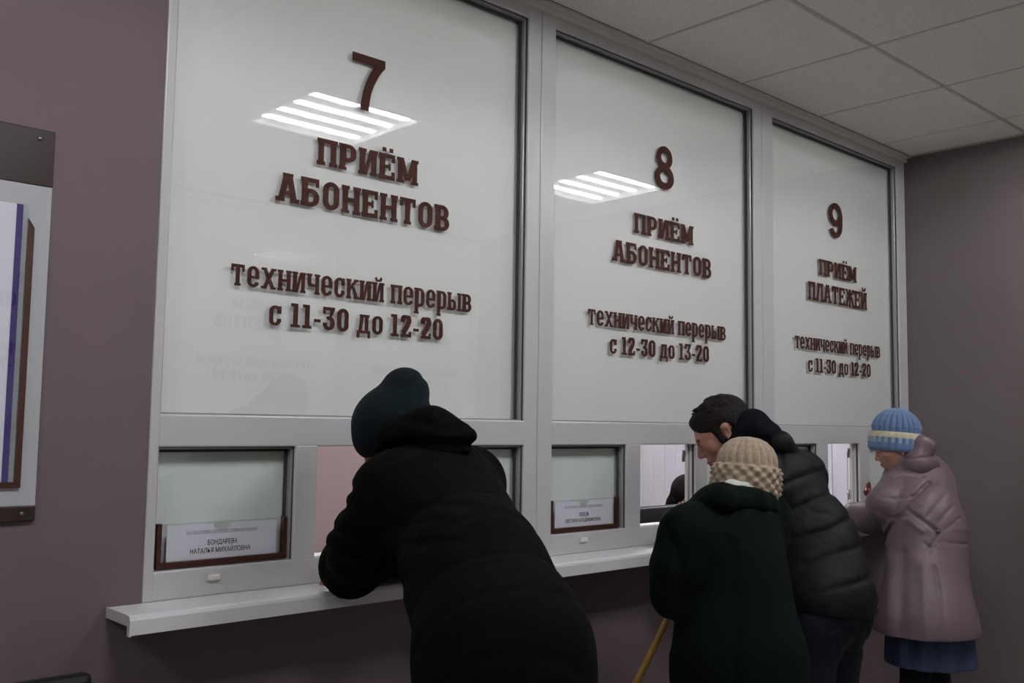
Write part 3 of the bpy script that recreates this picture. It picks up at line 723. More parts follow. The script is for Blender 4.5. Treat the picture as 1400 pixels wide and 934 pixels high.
def eyes(g, k, parent, B):
    for s_ in (-1, 1):
        S = Shape(); S.ell(g(s_*.032, .0795, .001), V3(.0100, .0100, .0052)*k, B); o = solid('eye', S, .0022*k, M_eye, parent, pad=.006)
        S = Shape(); S.ell(g(s_*.032, .0872, .001), V3(.0045, .0035, .0045)*k, B); solid('iris', S, .0015, M_iris, parent, pad=.004)
        S = Shape(.006); S.cap(g(s_*.018, .0905, .021), g(s_*.046, .083, .022), .0038*k, .003*k); solid('eyebrow', S, .002, M_hairb, parent, pad=.005)
    S = Shape(.004); S.ell(g(0, .0955, -.0615), V3(.020, .0085, .0045)*k, B); S.ell(g(0, .0925, -.0715), V3(.0165, .0085, .0050)*k, B); solid('lips', S, .002, M_lip, parent, pad=.005)
def hand(S, w, d, pn, curl=.5, size=1.0, side=1, thumb=.6):
    """w wrist, d direction of the fingers, pn direction the palm faces, side +1 when the thumb lies towards cross(d, pn)"""
    d = nrm(d); pn = nrm(np.array(pn)-d*(np.array(pn)@d)); t = np.cross(d, pn)*side; w = V3(w)
    c = w+d*.048*size
    S.ell(c, V3(.042, .047, .0155)*size, np.array([t, d, pn]), .012); S.cap(w-d*.03, w+d*.02, .025*size, .026*size, pn, .72, .02)
    for j, (o, l, r) in enumerate(((.030, .92, .0088), (.0105, 1.0, .0092), (-.0100, .94, .0088), (-.029, .76, .0078))):
        p = w+d*(.082-abs(o)*.25)*size+t*o*size; a = .12
        for L_, cu in ((.040, .55), (.025, .9), (.020, .8)):
            a += curl*cu; q = p+(d*math.cos(a)+pn*math.sin(a))*L_*l*size; S.cap(p, q, r*size, r*.93*size, k=.004); p = q
    p = w+d*.022*size+t*.030*size+pn*.006
    q = p+nrm(d*.6+t*.75+pn*.25)*.036*size; S.cap(p-t*.012, q, .0135*size, .0115*size, k=.01); r_ = q+nrm(d+t*(1-thumb)+pn*thumb*.5)*.030*size; S.cap(q, r_, .0108*size, .010*size, k=.004)
    S.cap(r_, r_+nrm(d+pn*thumb)*.022*size, .010*size, .0085*size, k=.004)
def body(S, J, sz=1.0, seated=False):
    """one continuous body under the clothes"""
    lat = nrm(V3(J['shR'])-V3(J['shL'])); nk = V3(J['neck']); pv = V3(J['pelvis']); ch = (V3(J['shL'])+V3(J['shR']))/2; wa = V3(J.get('mid', nk*.45+pv*.55)); fr = nrm(np.cross(pv-nk, lat))
    S.cap(V3(J['head'])-V3(J['B'][2])*.05*sz-V3(J['B'][1])*.02, nk, .052*sz, .056*sz, k=.03)
    S.cap(J['shL'], J['shR'], .050*sz, .050*sz, k=.04)
    S.cap(ch, nk, .07*sz, .055*sz, k=.04).cap(ch*.8+wa*.2, wa, .105*sz, .10*sz, fr, .72, .06).cap(wa, pv, .10*sz, .11*sz, fr, .78, .06)
    for q in 'LR':
        S.cap(J['sh'+q], J['el'+q], .045*sz, .037*sz, k=.03).cap(J['el'+q], J['wr'+q], .037*sz, .026*sz, k=.015)
        S.cap(J['hip'+q], J['kn'+q], .078*sz, .052*sz, k=.05).cap(J['kn'+q], J['an'+q], .052*sz, .036*sz, k=.02)
        a = V3(J['an'+q]); fd = nrm(V3(J['ff'])*V3(1, 1, 0)); S.cap(a-V3(0, 0, .05), a+fd*.13-V3(0, 0, .065), .032*sz, .026*sz, k=.02)
def shoes(J, parent, sz=1.0, m_=None):
    fd = nrm(V3(J['ff'])*V3(1, 1, 0)); lt = V3(fd[1], -fd[0], 0)
    for q in 'LR':
        a = V3(J['an'+q]); a[2] = 0; S = Shape(.02)
        S.cap(a-fd*.045+V3(0, 0, .048), a+fd*.14+V3(0, 0, .036), .048*sz, .040*sz, lt, .95); S.cap(a+V3(0, 0, .05), a+V3(0, 0, .11), .045*sz, .043*sz)
        S.cut(V3(0, 0, -1), V3(0, 0, .012)); solid('shoe', S, .008, m_ or M_shoe, parent)
        S = Shape(.01); S.cap(a-fd*.045+V3(0, 0, .03), a+fd*.14+V3(0, 0, .03), .051*sz, .044*sz, lt, .95); S.cut(V3(0, 0, -1), V3(0, 0, .0008)); S.cut(V3(0, 0, 1), V3(0, 0, .014)); solid('shoe_sole', S, .006, M_black, parent)
def trousers(J, parent, m_, sz=1.0, top=None, name='trousers', seams=()):
    S = Shape(.04); pv = V3(J['pelvis'])
    S.cap(J['hipL'], J['hipR'], .112*sz, .112*sz, k=.05)
    if top is not None: S.cap(pv, top, .13*sz, .125*sz, V3(0, 1, 0), .8, .05)
    for q in 'LR':
        S.cap(J['hip'+q], J['kn'+q], .100*sz, .072*sz, k=.04).cap(J['kn'+q], V3(J['an'+q])-V3(0, 0, .02), .072*sz, .062*sz, k=.03)
        k_ = V3(J['kn'+q]); a_ = V3(J['an'+q])
        for z_, dd in ((.04, .006), (-.02, .005), (-.30, .007), (-.35, .008)): S.crease([k_+V3(-.1, 0, z_), k_+V3(.1, 0, z_+.03)], .012, dd, V3(0, 1, 0), .14)
    for q in seams: S.crease([at(x, y, -.7) for x, y in q], .006, .006, viewdir(pv), .25)
    S.cut(V3(0, 0, -1), V3(0, 0, .055)); return solid(name, S, .007 if seams else .010, m_, parent)
def knit_hat(name, c, B, prof, ribs, mats, parent, sx=1.0, sy=1.18, N=240, flat=.0):
    """turned surface with knitted relief; prof rows: (radius, height, rib depth, kind, material)"""
    V = []; F = []; MI = []
    for i, (r, z, dp, kd, mi) in enumerate(prof):
        for j in range(N):
            q = 2*math.pi*j/N
            if kd == 'rib': h = dp*(abs(math.cos(q*ribs/2))**.6*2-1)
            elif kd == 'knot': h = dp*(math.cos(q*round(ribs*.75)+z*190)+.7*math.cos(q*round(ribs*.75)-z*230+.8))
            elif kd == 'dot': h = dp*math.cos(q*ribs)
            else: h = 0
            rr_ = r+h
            p = V3(c)+B[0]*rr_*sx*math.cos(q)+B[1]*rr_*sy*math.sin(q)+B[2]*(z+flat*rr_*math.sin(q)); V.append(p)
    n = len(prof)
    for i in range(n-1):
        for j in range(N): F.append((i*N+j, i*N+(j+1) % N, (i+1)*N+(j+1) % N, (i+1)*N+j)); MI.append((1 if int(j/N*ribs*2) % 2 else 3) if prof[i][3] == 'dot' else prof[i][4])
    V = np.array(V); F = np.array(F); me = mesh_np(name, V, F)
    o = link(name, me, mats, parent, True); me.polygons.foreach_set('material_index', MI)
    bm = bmesh.new(); bm.from_mesh(me); bmesh.ops.contextual_create(bm, geom=[e for e in bm.edges if e.is_boundary]); bmesh.ops.recalc_face_normals(bm, faces=bm.faces); bm.to_mesh(me); bm.free()
    return o
def densify(rows, n):
    out = []
    for a, b in zip(rows[:-1], rows[1:]):
        for i in range(n):
            t = i/n; out.append((a[0]+(b[0]-a[0])*t, a[1]+(b[1]-a[1])*t, a[2]+(b[2]-a[2])*t, a[3], a[4]))
    return out+[rows[-1]]

# ---- man in the black coat leaning at window 7
def man_black():
    J = {}; hc = at(538, 590, -.245); B = frame((-.38, .74, -.52))
    shL = at(548, 672, -.42); shR = shL+V3(.33, .15, .0); J.update(head=hc, B=B, ff=V3(-.3, .95, 0), neck=at(572, 628, -.36))
    J['shL'], J['shR'] = shL, shR
    J['elL'] = at(480, 785, -.16); J['wrL'] = V3(.70, -.075, 1.10)
    J['elR'] = V3(.86, -.17, 1.13); J['wrR'] = V3(.585, -.055, 1.085)
    J['mid'] = at(655, 790, -.66); J['pelvis'] = at(688, 905, -.80); pv = J['pelvis']; lt = nrm(V3(.93, .35, 0))
    J['hipL'], J['hipR'] = pv-lt*.09-V3(0, 0, .05), pv+lt*.09-V3(0, 0, .05)
    J['knL'], J['knR'] = pv+V3(-.10, .04, -.48), pv+V3(.12, .10, -.48)
    J['anL'], J['anR'] = V3(pv[0]-.12, pv[1]-.06, .08), V3(pv[0]+.12, pv[1]+.02, .08)
    e = empty('person', (pv[0], pv[1], 0), 'person in black padded coat and dark knitted hat leaning on the sill at left', 'person', 'visitors at the service windows')
    S = Shape(.02); body(S, J); g = head(S, hc, B, .90)
    hand(S, J['wrR'], V3(-1, .15, -.05), V3(0, 0, -1), .5, .95, -1); hand(S, J['wrL'], V3(.98, .1, 0), V3(0, 0, -1), .5, .95, 1)
    solid('body', S, .014, M_skin, e, [(hc-.14, hc+.14, .006), (J['wrR']+V3(-.2, -.08, -.05), J['wrR']+V3(.02, .08, .06), .004)]); eyes(g, .90, e, B)
    # knitted hat with a slouching crown
    S = Shape(.015); S.ell(at(526, 577, -.245), (.078, .086, .078), B); S.ell(at(553, 539, -.25), (.063, .064, .068)); S.ell(at(510, 600, -.225), (.044, .052, .052), B); S.ell(at(555, 567, -.27), (.064, .07, .06)); S.ell(g(0, -.012, .035), (.079, .098, .086), B)
    S.cut(-B[2]*.85+B[1]*.42, g(0, .05, -.050)); vd = viewdir(hc)
    S.crease([at(582, 510, -.25), at(572, 530, -.25), at(566, 560, -.25)], .008, .004, vd); S.crease([at(505, 585, -.24), at(540, 575, -.24), at(580, 552, -.24)], .012, .003, vd)
    solid('knitted_hat', S, .005, M_beanie, e)
    # coat
    S = Shape(.045); ch = (shL+shR)/2
    S.cap(shL, shR, .094, .094, k=.05); S.cap(shR, at(668, 745, -.50), .070, .085, k=.05)
    S.cap(ch+V3(-.02, -.03, -.02), at(652, 790, -.66), .155, .155, nrm(np.cross(pv-ch, lt)), .86, .07)
    S.cap(at(652, 790, -.66), at(690, 905, -.82), .155, .178, nrm(V3(-.35, .93, 0)), .9, .06)
    S.cap(at(690, 905, -.82), V3(pv[0]+.01, pv[1]-.03, .52), .180, .215, nrm(V3(-.35, .93, 0)), .9, .06)
    S.chain([shL+V3(-.015, .03, -.01), (shL*.4+J['elL']*.6)+V3(-.03, -.02, .0), J['elL']+V3(.0, -.0, .02)], [.085, .082, .074], k=.035)
    S.chain([J['elL']+V3(0, 0, .02), J['wrL']+V3(-.05, 0, .02)], [.074, .058], k=.03)
    S.chain([shR, J['elR'], J['wrR']+V3(.10, 0, .02)], [.088, .078, .05], k=.03)
    # quilting across back and sleeves
    ax_ = nrm(pv-ch)
    for k in range(9):
        o = ch+ax_*(.02+.115*k)
        S.add((lambda P, o=o, ax_=ax_: .0035*np.exp(-(((P-o)@ax_+.015*np.sin(P[:, 0]*14))/.010)**2)), o, .34)
    for px_, py_ in ((474, 668), (462, 690), (452, 722), (446, 752)):
        p = at(px_, py_, -.30); S.crease([p, p+(at(px_+60, py_+14, -.30)-p)], .009, .010, viewdir(p), .09)
    for a in ([(505, 735), (540, 720), (600, 712)], [(520, 760), (560, 745), (620, 742)], [(560, 700), (600, 690), (640, 694)], [(590, 780), (560, 790), (540, 815)]):
        S.crease([at(x, y, -.5) for x, y in a], .010, .006, viewdir(at(*a[1], -.5)))
    S.cut(V3(0, 0, -1), V3(0, 0, .47)); solid('coat', S, .0075, M_blackcoat, e)
    S = Shape(.03); S.chain([at(540, 596, -.36), at(590, 592, -.42), at(630, 600, -.46)], [.046, .058, .040], k=.03); S.cap(at(540, 612, -.33), at(600, 612, -.42), .036, .04)
    S.crease([at(520, 612, -.4), at(575, 607, -.4), at(650, 611, -.4)], .010, .012, viewdir(ch)); S.crease([at(560, 572, -.4), at(600, 590, -.4), at(640, 590, -.4)], .01, .005, viewdir(ch))
    solid('hood', S, .006, M_blackcoat, e)
    trousers(J, e, M_trous); shoes(J, e)
    return e
man_black()

# ---- man in the dark quilted jacket at window 8
def man_jacket():
    J = {}; hc = at(988, 592, -.235); B = frame((-.50, .72, -.56))
    shL = at(1035, 668, -.40); shR = shL+V3(.30, .02, .03); J.update(head=hc, B=B, ff=V3(-.1, 1, 0), neck=at(1022, 635, -.33)); J['shL'], J['shR'] = shL, shR
    J['elL'] = V3(1.80, -.16, 1.12); J['wrL'] = V3(2.05, -.06, 1.09); J['elR'] = V3(2.40, -.17, 1.13); J['wrR'] = V3(2.20, -.05, 1.09)
    pv = J['pelvis'] = at(1133, 822, -.60); J['mid'] = at(1108, 740, -.50)
    J['hipL'], J['hipR'] = pv+V3(-.070, 0, -.05), pv+V3(.070, 0, -.05); J['knL'], J['knR'] = pv+V3(-.09, .05, -.46), pv+V3(.10, .06, -.46)
    J['anL'], J['anR'] = V3(pv[0]-.12, pv[1]-.02, .08), V3(pv[0]+.13, pv[1], .08)
    e = empty('person', (pv[0], pv[1], 0), 'dark-haired person in a dark quilted hooded jacket and jeans bending down to window 8', 'person', 'visitors at the service windows')
    S = Shape(.02); body(S, J); g = head(S, hc, B, 1.0)
    hand(S, J['wrR'], V3(-.9, .2, -.05), V3(0, 0, -1), .5, 1, -1); hand(S, J['wrL'], V3(.9, .2, 0), V3(0, 0, -1), .5, 1, 1)
    solid('body', S, .014, M_skin, e, [(hc-.15, hc+.15, .0034)]); eyes(g, 1.0, e, B)
    S = Shape(.014); S.ell(g(0, -.018, .044), V3(.083, .103, .083), B); S.ell(g(0, -.045, -.005), V3(.078, .074, .078), B); S.ell(g(0, .046, .080), V3(.052, .038, .024), B)
    for s_ in (-1, 1): S.ell(g(s_*.070, .012, -.005), V3(.012, .014, .035), B, .012); S.ell(g(s_*.080, -.02, -.015), V3(.022, .026, .040), B, .01, 's')
    S.ell(g(0, .110, -.004), V3(.088, .054, .066), B, .012, 's'); S.ell(g(0, .075, -.075), V3(.1, .075, .060), B, .012, 's')
    for k in range(26):
        a, b = random.uniform(-1.2, 1.2), random.uniform(-.6, .7)
        p = g(math.sin(a)*.080, -.02+math.sin(b)*.095, .045+.080*math.cos(a)*max(.2, math.cos(b))); S.cap(p, p+B[1]*.020+B[2]*.006, .006, .003, k=.008)
    solid('hair', S, .004, M_hairb, e)
    # hooded sweatshirt collar
    S = Shape(.03); S.chain([at(1005, 612, -.30), at(1028, 588, -.34), at(1050, 596, -.38)], [.045, .060, .050], k=.03); S.cap(at(1000, 625, -.26), at(1035, 640, -.35), .045, .06); S.cap(at(985, 648, -.20), at(1010, 665, -.30), .030, .05)
    S.ell(at(1030, 572, -.33), (.035, .04, .028)); S.crease([at(1000, 606, -.33), at(1030, 597, -.33), at(1065, 604, -.33)], .008, .006, viewdir(hc)); solid('sweatshirt_hood', S, .006, M_navy, e)
    # jacket
    S = Shape(.045); ch = (shL+shR)/2; lt = V3(1, 0, 0)
    S.cap(shL, shR, .092, .092, k=.05); S.cap(ch+V3(0, -.02, -.02), at(1108, 740, -.50), .145, .150, nrm(np.cross(pv-ch, lt)), .85, .07)
    S.cap(at(1108, 740, -.50), at(1130, 822, -.60), .150, .160, V3(0, 1, 0), .98, .06)
    S.cap(at(1062, 606, -.38), at(1040, 640, -.36), .050, .06, k=.03); S.cap(J['neck']-V3(0, .01, .03), (shR+ch)/2, .070, .085, k=.03); S.cap(J['neck']-V3(0, .01, .03), (shL+ch)/2, .070, .085, k=.03)
    S.chain([shL, J['elL'], J['wrL']-V3(.04, 0, -.02)], [.088, .070, .05], k=.03); S.chain([shR, J['elR'], J['wrR']+V3(.04, 0, .02)], [.088, .070, .05], k=.03)
    vd = viewdir(ch)
    for a in ([(1050, 672), (1090, 655), (1130, 640)], [(1062, 708), (1100, 690), (1160, 664)], [(1085, 738), (1130, 722), (1170, 700)], [(1098, 770), (1140, 752), (1185, 735)], [(1110, 804), (1150, 788), (1200, 770)], [(1120, 836), (1160, 822), (1205, 806)]):
        S.crease([at(x, y, -.55) for x, y in a], .009, .008, vd, .3)
    for a in ([(1110, 730), (1135, 726), (1150, 718)], [(1130, 770), (1160, 775)], [(1100, 690), (1110, 700), (1130, 702)], [(1150, 800), (1175, 792)]): S.crease([at(x, y, -.55) for x, y in a], .007, .005, vd)
    S.crease([at(1066, 585, -.4), at(1068, 620, -.4), at(1070, 650, -.4)], .006, .007, vd)
    S.cut(nrm(V3(-.05, .0, -1)), at(1160, 842, -.70)); solid('jacket', S, .0075, M_puff, e)
    S = Shape(.02); S.chain([at(1050, 610, -.36), at(1066, 607, -.42), at(1084, 634, -.42)], [.048, .042, .046]); solid('jacket_collar', S, .007, M_puff, e)
    trousers(J, e, M_jeans, .88, pv+V3(0, .0, .04), 'jeans', [[(1135, 862), (1165, 855), (1190, 846)], [(1150, 868), (1154, 892), (1172, 896), (1184, 884), (1184, 860)], [(1142, 870), (1146, 934)]])
    shoes(J, e); return e
man_jacket()

# ---- woman in the dark green coat with the beige knitted hat
def woman_green():
    J = {}; hc = at(1018, 655, -.585); B = frame((-.20, .86, -.42), roll=.10)
    shL = at(945, 735, -.60); shR = shL+V3(.33, -.0, -.01); J.update(head=hc, B=B, ff=V3(0, 1, 0), neck=(shL+shR)/2+V3(0, .02, .05)); J['shL'], J['shR'] = shL, shR
    J['elL'] = at(925, 812, -.58); J['wrL'] = V3(1.58, -.38, 1.0); J['elR'] = shR+V3(.03, .06, -.26); J['wrR'] = J['elR']+V3(.02, .15, .12)
    pv = J['pelvis'] = at(1005, 890, -.66)
    J['hipL'], J['hipR'] = pv+V3(-.085, 0, -.05), pv+V3(.085, 0, -.05); J['knL'], J['knR'] = V3(pv[0]-.09, pv[1]+.02, .45), V3(pv[0]+.09, pv[1]+.02, .45)
    J['anL'], J['anR'] = V3(pv[0]-.10, pv[1]-.02, .08), V3(pv[0]+.10, pv[1]-.02, .08)
    e = empty('person', (pv[0], pv[1], 0), 'person in a dark green wool coat and chunky beige knitted hat seen from behind', 'person', 'visitors at the service windows')
    S = Shape(.02); body(S, J, .92); g = head(S, hc, B, .90)
    hand(S, J['wrR'], V3(.8, .5, .2), V3(0, 0, -1), 1.0, .9, 1); hand(S, J['wrL'], V3(.6, .5, -.2), V3(0, 0, -1), 1.2, .9, 1)
    solid('body', S, .014, M_skin2, e, [(hc-.13, hc+.13, .0065)]); eyes(g, .90, e, B)
    rows = densify([(.070, -.062, 0, 'n', 0), (.084, -.068, .0, 'knot', 0), (.094, -.058, .003, 'knot', 0), (.0985, -.040, .0034, 'knot', 0), (.099, -.020, .0034, 'knot', 0), (.0985, .000, .0034, 'knot', 0), (.098, .018, .0035, 'knot', 0), (.094, .030, .0025, 'knot', 0), (.087, .035, .001, 'rib', 0)], 5)
    rows += densify([(.085, .037, .0018, 'rib', 0), (.0835, .050, .0038, 'rib', 0), (.079, .068, .0038, 'rib', 0), (.067, .090, .003, 'rib', 0), (.050, .106, .0018, 'rib', 0), (.030, .115, .001, 'rib', 0), (.008, .118, .0, 'n', 0)], 6)
    knit_hat('knitted_hat', at(1020, 652, -.585), frame((-.28, .90, .05), roll=-.09), rows, 22, [M_beige], e, .97, 1.03)
    S = Shape(.02); S.cap(at(1000, 668, -.62), at(1032, 668, -.64), .022, .020); S.cap(at(1000, 668, -.62), at(985, 675, -.55), .022, .018); solid('scarf', S, .005, M_scarf, e)
    # coat with a flat turned collar
    S = Shape(.04); ch = (shL+shR)/2
    S.cap(shL, shR, .088, .088, k=.05); S.cap(ch+V3(0, -.01, .0), at(1000, 800, -.63), .140, .165, V3(0, 1, 0), .86, .07)
    S.cap(at(1000, 800, -.63), at(1010, 905, -.68), .165, .185, V3(0, 1, 0), .88, .06); S.cap(at(1010, 905, -.68), V3(pv[0]+.02, pv[1]-.01, .42), .186, .215, V3(0, 1, 0), .88, .06)
    S.chain([shL, shL*.45+J['elL']*.55+V3(-.012, 0, 0), J['elL']], [.084, .078, .066], k=.03); S.cap(J['elL'], J['wrL'], .064, .05, k=.03)
    S.chain([shR, J['elR']], [.086, .070], k=.03); S.cap(J['elR'], J['wrR'], .066, .05, k=.03); S.cap(at(985, 700, -.60), at(1045, 700, -.62), .075, .07, k=.04)
    vd = viewdir(ch)
    for a in ([(905, 720), (925, 760), (930, 820)], [(1085, 730), (1082, 790), (1095, 850)], [(930, 820), (915, 850), (905, 900)], [(1000, 740), (1004, 820), (1004, 930)]): S.crease([at(x, y, -.7) for x, y in a], .012, .007, vd, .3)
    S.cut(V3(0, 0, -1), V3(0, 0, .38)); solid('coat', S, .0085, M_green, e)
    S = Shape(.015); S.chain([at(952, 697, -.58), at(985, 684, -.66), at(1030, 688, -.68), at(1068, 700, -.64)], [.030, .034, .034, .030], k=.03); S.chain([at(972, 692, -.58), at(1000, 688, -.64), at(1042, 690, -.66)], [.032, .036, .034], k=.04)
    S.crease([at(940, 697, -.66), at(985, 700, -.66), at(1030, 706, -.66), at(1080, 716, -.66)], .007, .008, vd, .3); solid('coat_collar', S, .006, M_green, e)
    trousers(J, e, M_trous, .85); shoes(J, e, .9)
    return e, J
eG, JG = woman_green()
# her walking stick
a_, b_ = at(903, 866, -.38), at(871, 931, -.40); tip = b_+(b_-a_)*(b_[2]-.006)/(a_[2]-b_[2])
st = tube('walking_stick', [a_+(a_-b_)*.6, a_, b_, tip], [.0105, .0105, .0108, .009], M_wood)
tag(st, 'slanting yellow wooden walking stick below the sill beside the green coat', 'walking stick')

# ---- woman in the lilac raincoat at the right end of the sill
def woman_lilac():
    J = {}; hc = at(1224, 611, -.33); B = frame((-.52, .78, -.36), roll=.05)
    shL = at(1232, 668, -.36); shR = shL+V3(.30, .05, .01); J.update(head=hc, B=B, ff=V3(-.3, 1, 0), neck=at(1240, 632, -.36)); J['shL'], J['shR'] = shL, shR
    J['elL'] = at(1220, 714, -.26); J['wrL'] = at(1168, 708, -.11); J['elR'] = shR+V3(.10, .10, -.22); J['wrR'] = V3(3.30, -.14, 1.10)
    pv = J['pelvis'] = at(1268, 780, -.50); J['mid'] = at(1262, 730, -.45)
    J['hipL'], J['hipR'] = pv+V3(-.085, 0, -.05), pv+V3(.085, 0, -.05); J['knL'], J['knR'] = V3(pv[0]-.09, pv[1]+.02, .46), V3(pv[0]+.09, pv[1]+.02, .46)
    J['anL'], J['anR'] = V3(pv[0]-.10, pv[1]-.01, .08), V3(pv[0]+.10, pv[1]-.01, .08)
    e = empty('person', (pv[0], pv[1], 0), 'person in a lilac raincoat, blue skirt and light blue knitted hat beside the right wall', 'person', 'visitors at the service windows')
    S = Shape(.02); body(S, J, .90); g = head(S, hc, B, .81)
    hand(S, J['wrL'], V3(-.1, .9, -.2), V3(0, 0, -1), .9, .84, 1); hand(S, J['wrR'], V3(-.8, .3, -.1), V3(0, 0, -1), .6, .88, -1)
    solid('body', S, .013, M_skin2, e, [(hc-.13, hc+.13, .0036), (J['wrL']-.09, J['wrL']+.06, .004)]); eyes(g, .81, e, B)
    S = Shape(.012); S.cap(at(1255, 606, -.40), at(1266, 598, -.44), .022, .010); S.cap(at(1246, 612, -.36), at(1262, 604, -.42), .02, .014); solid('hair', S, .005, M_hairb, e)
    rows = densify([(.076, -.054, 0, 'n', 1), (.092, -.058, .001, 'rib', 1), (.100, -.046, .002, 'rib', 1), (.100, -.024, .002, 'rib', 1)], 4)[:-1]
    rows += densify([(.1005, -.023, .003, 'dot', 3), (.1005, -.002, .003, 'dot', 3)], 4)[:-1]+densify([(.1005, -.001, .0015, 'rib', 2), (.099, .010, .0015, 'rib', 2), (.094, .020, .0015, 'rib', 2), (.088, .0225, .001, 'rib', 2)], 4)[:-1]
    rows += densify([(.086, .023, .003, 'rib', 0), (.0875, .045, .0062, 'rib', 0), (.080, .070, .0060, 'rib', 0), (.066, .094, .0045, 'rib', 0), (.046, .112, .003, 'rib', 0), (.025, .123, .0018, 'rib', 0), (.006, .127, .0, 'n', 0)], 6)
    knit_hat('knitted_hat', at(1225, 599, -.325), frame((-.50, .80, .07), roll=-.03), rows, 24, [M_blue, M_blue, M_cream, M_mint], e, .93, 1.08)
    # raincoat
    S = Shape(.04); ch = (shL+shR)/2; bl = at(1268, 738, -.47); hm = at(1272, 862, -.55)
    S.cap(shL, shR, .082, .085, k=.05); S.cap(ch+V3(0, -.03, -.0), at(1262, 715, -.45), .150, .150, V3(0, 1, 0), .95, .06)
    S.cap(at(1262, 715, -.45), bl, .148, .146, V3(0, 1, 0), .95, .05); S.cap(bl, at(1266, 862, -.52), .150, .200, V3(0, 1, 0), .90, .05)
    S.cap(at(1266, 862, -.52), at(1266, 900, -.52), .200, .215, V3(0, 1, 0), .90, .05)
    S.cap(at(1238, 630, -.36), ch, .062, .09, k=.04)
    S.chain([shL, at(1212, 690, -.34), J['elL']], [.082, .078, .070], k=.012); S.chain([J['elL'], at(1190, 708, -.18), J['wrL']+V3(.0, .0, .012)], [.072, .068, .056], k=.02)
    S.chain([shR, J['elR'], J['wrR']+V3(.06, 0, .02)], [.082, .066, .05], k=.03)
    vd = viewdir(ch); C_ = lambda pts, w, d, R_=.3, Y=-.5: S.crease([at(x, y, Y) for x, y in pts], w, d, vd, R_)
    C_([(1270, 660), (1240, 690), (1216, 725), (1205, 745)], .008, .014)                      # sleeve against the back
    C_([(1240, 698), (1262, 712), (1280, 725)], .007, .010); C_([(1288, 738), (1312, 739), (1336, 738)], .0045, .007); C_([(1283, 727), (1268, 752)], .005, .006); C_([(1300, 720), (1336, 722)], .006, -.004)
    C_([(1264, 742), (1275, 749), (1283, 737)], .004, .006)
    C_([(1276, 770), (1284, 815), (1290, 866)], .005, .008); C_([(1321, 778), (1328, 820), (1336, 866)], .004, .010); C_([(1262, 770), (1266, 866)], .022, -.008); C_([(1305, 760), (1312, 866)], .03, -.006); C_([(1235, 760), (1232, 866)], .02, .008); C_([(1215, 770), (1212, 866)], .02, -.006)
    C_([(1205, 660), (1230, 650), (1262, 652)], .008, .006); C_([(1196, 680), (1225, 684), (1252, 678)], .007, .006); C_([(1200, 668), (1230, 666)], .008, -.005); C_([(1215, 640), (1240, 634), (1265, 640)], .01, .004)
    C_([(1300, 690), (1282, 712)], .006, .005); C_([(1292, 676), (1268, 706)], .009, .006); C_([(1285, 662), (1258, 690)], .009, -.005); C_([(1308, 706), (1290, 722)], .005, .005); C_([(1240, 712), (1262, 726)], .008, -.005)
    C_([(1190, 700), (1215, 712), (1240, 706)], .008, .005); C_([(1176, 705), (1182, 722)], .005, .006)
    S.cut(nrm(V3(0, 0, -1)), at(1268, 862, -.52)); solid('raincoat', S, .006, M_lilac, e)
    S = Shape(.02); S.chain([at(1222, 634, -.28), at(1238, 618, -.36), at(1260, 608, -.43), at(1272, 610, -.46)], [.028, .036, .034, .026], k=.03); S.chain([at(1228, 648, -.34), at(1254, 634, -.42), at(1276, 634, -.45)], [.03, .040, .030], k=.05)
    S.crease([at(1228, 626, -.45), at(1248, 627, -.45), at(1284, 624, -.45)], .004, .006, vd, .3); solid('coat_collar', S, .0055, M_lilac, e)
    p = at(1282, 727, -.58); b = None
    S = Shape(.005); q = at(1282, 727, -.50); dv = viewdir(q)
    # the button sits where the line of sight meets the cloth at the back belt
    t = np.linspace(.0, .6, 400); O = at(1282, 727, -.9); P_ = O+np.outer(t, dv); J['btn'] = (P_, dv)
    SK = Shape(.03); SK.cap(at(1268, 850, -.52), at(1272, 912, -.52), .165, .185, V3(0, 1, 0), .9)
    for k in range(9):
        x = 1200+16*k; SK.crease([at(x, 860, -.6), at(x+random.uniform(-3, 3), 925, -.6)], .010, .012 if k % 2 else -.006, vd, .35)
    SK.cut(V3(0, 0, -1), at(1272, 926, -.62)); SK.cut(V3(0, 0, 1), at(1272, 846, -.52)); solid('skirt', SK, .006, M_skirt, e)
    S = Shape(.03)
    for q in 'LR': S.cap(J['hip'+q], J['kn'+q], .075, .052).cap(J['kn'+q], V3(J['an'+q])-V3(0, 0, .01), .054, .040)
    solid('tights', S, .010, M_tights, e); shoes(J, e, .9)
    return e, J
eL, JL = woman_lilac()
# find the cloth surface for the button by casting against the coat mesh
bpy.context.view_layer.update()
coat = [c for c in eL.children if c.name.startswith('raincoat')][0]
d_ = viewdir(at(1282, 727, -.5)); ok, loc, nor, _i = coat.ray_cast(coat.matrix_world.inverted() @ Vector(CAM), Vector(d_))
if ok:
    loc = np.array(coat.matrix_world @ loc); nn = np.array(nor); S = Shape(.002); S.cap(loc-nn*.001, loc+nn*.0035, .009, .009); solid('button', S, .002, M_button, eL, pad=.004)
# dark red purse held against the glass
S = Shape(.01); a = at(1186, 664, -.10); S.cap(a+V3(0, 0, -.03), a+V3(.01, 0, .008), .016, .010); S.cap(a+V3(0, 0, -.03), a+V3(.05, .01, -.045), .016, .018)
pu = solid('purse', S, .004, M_purse, None); tag(pu, 'small dark red purse held up above the lilac sleeve', 'purse')

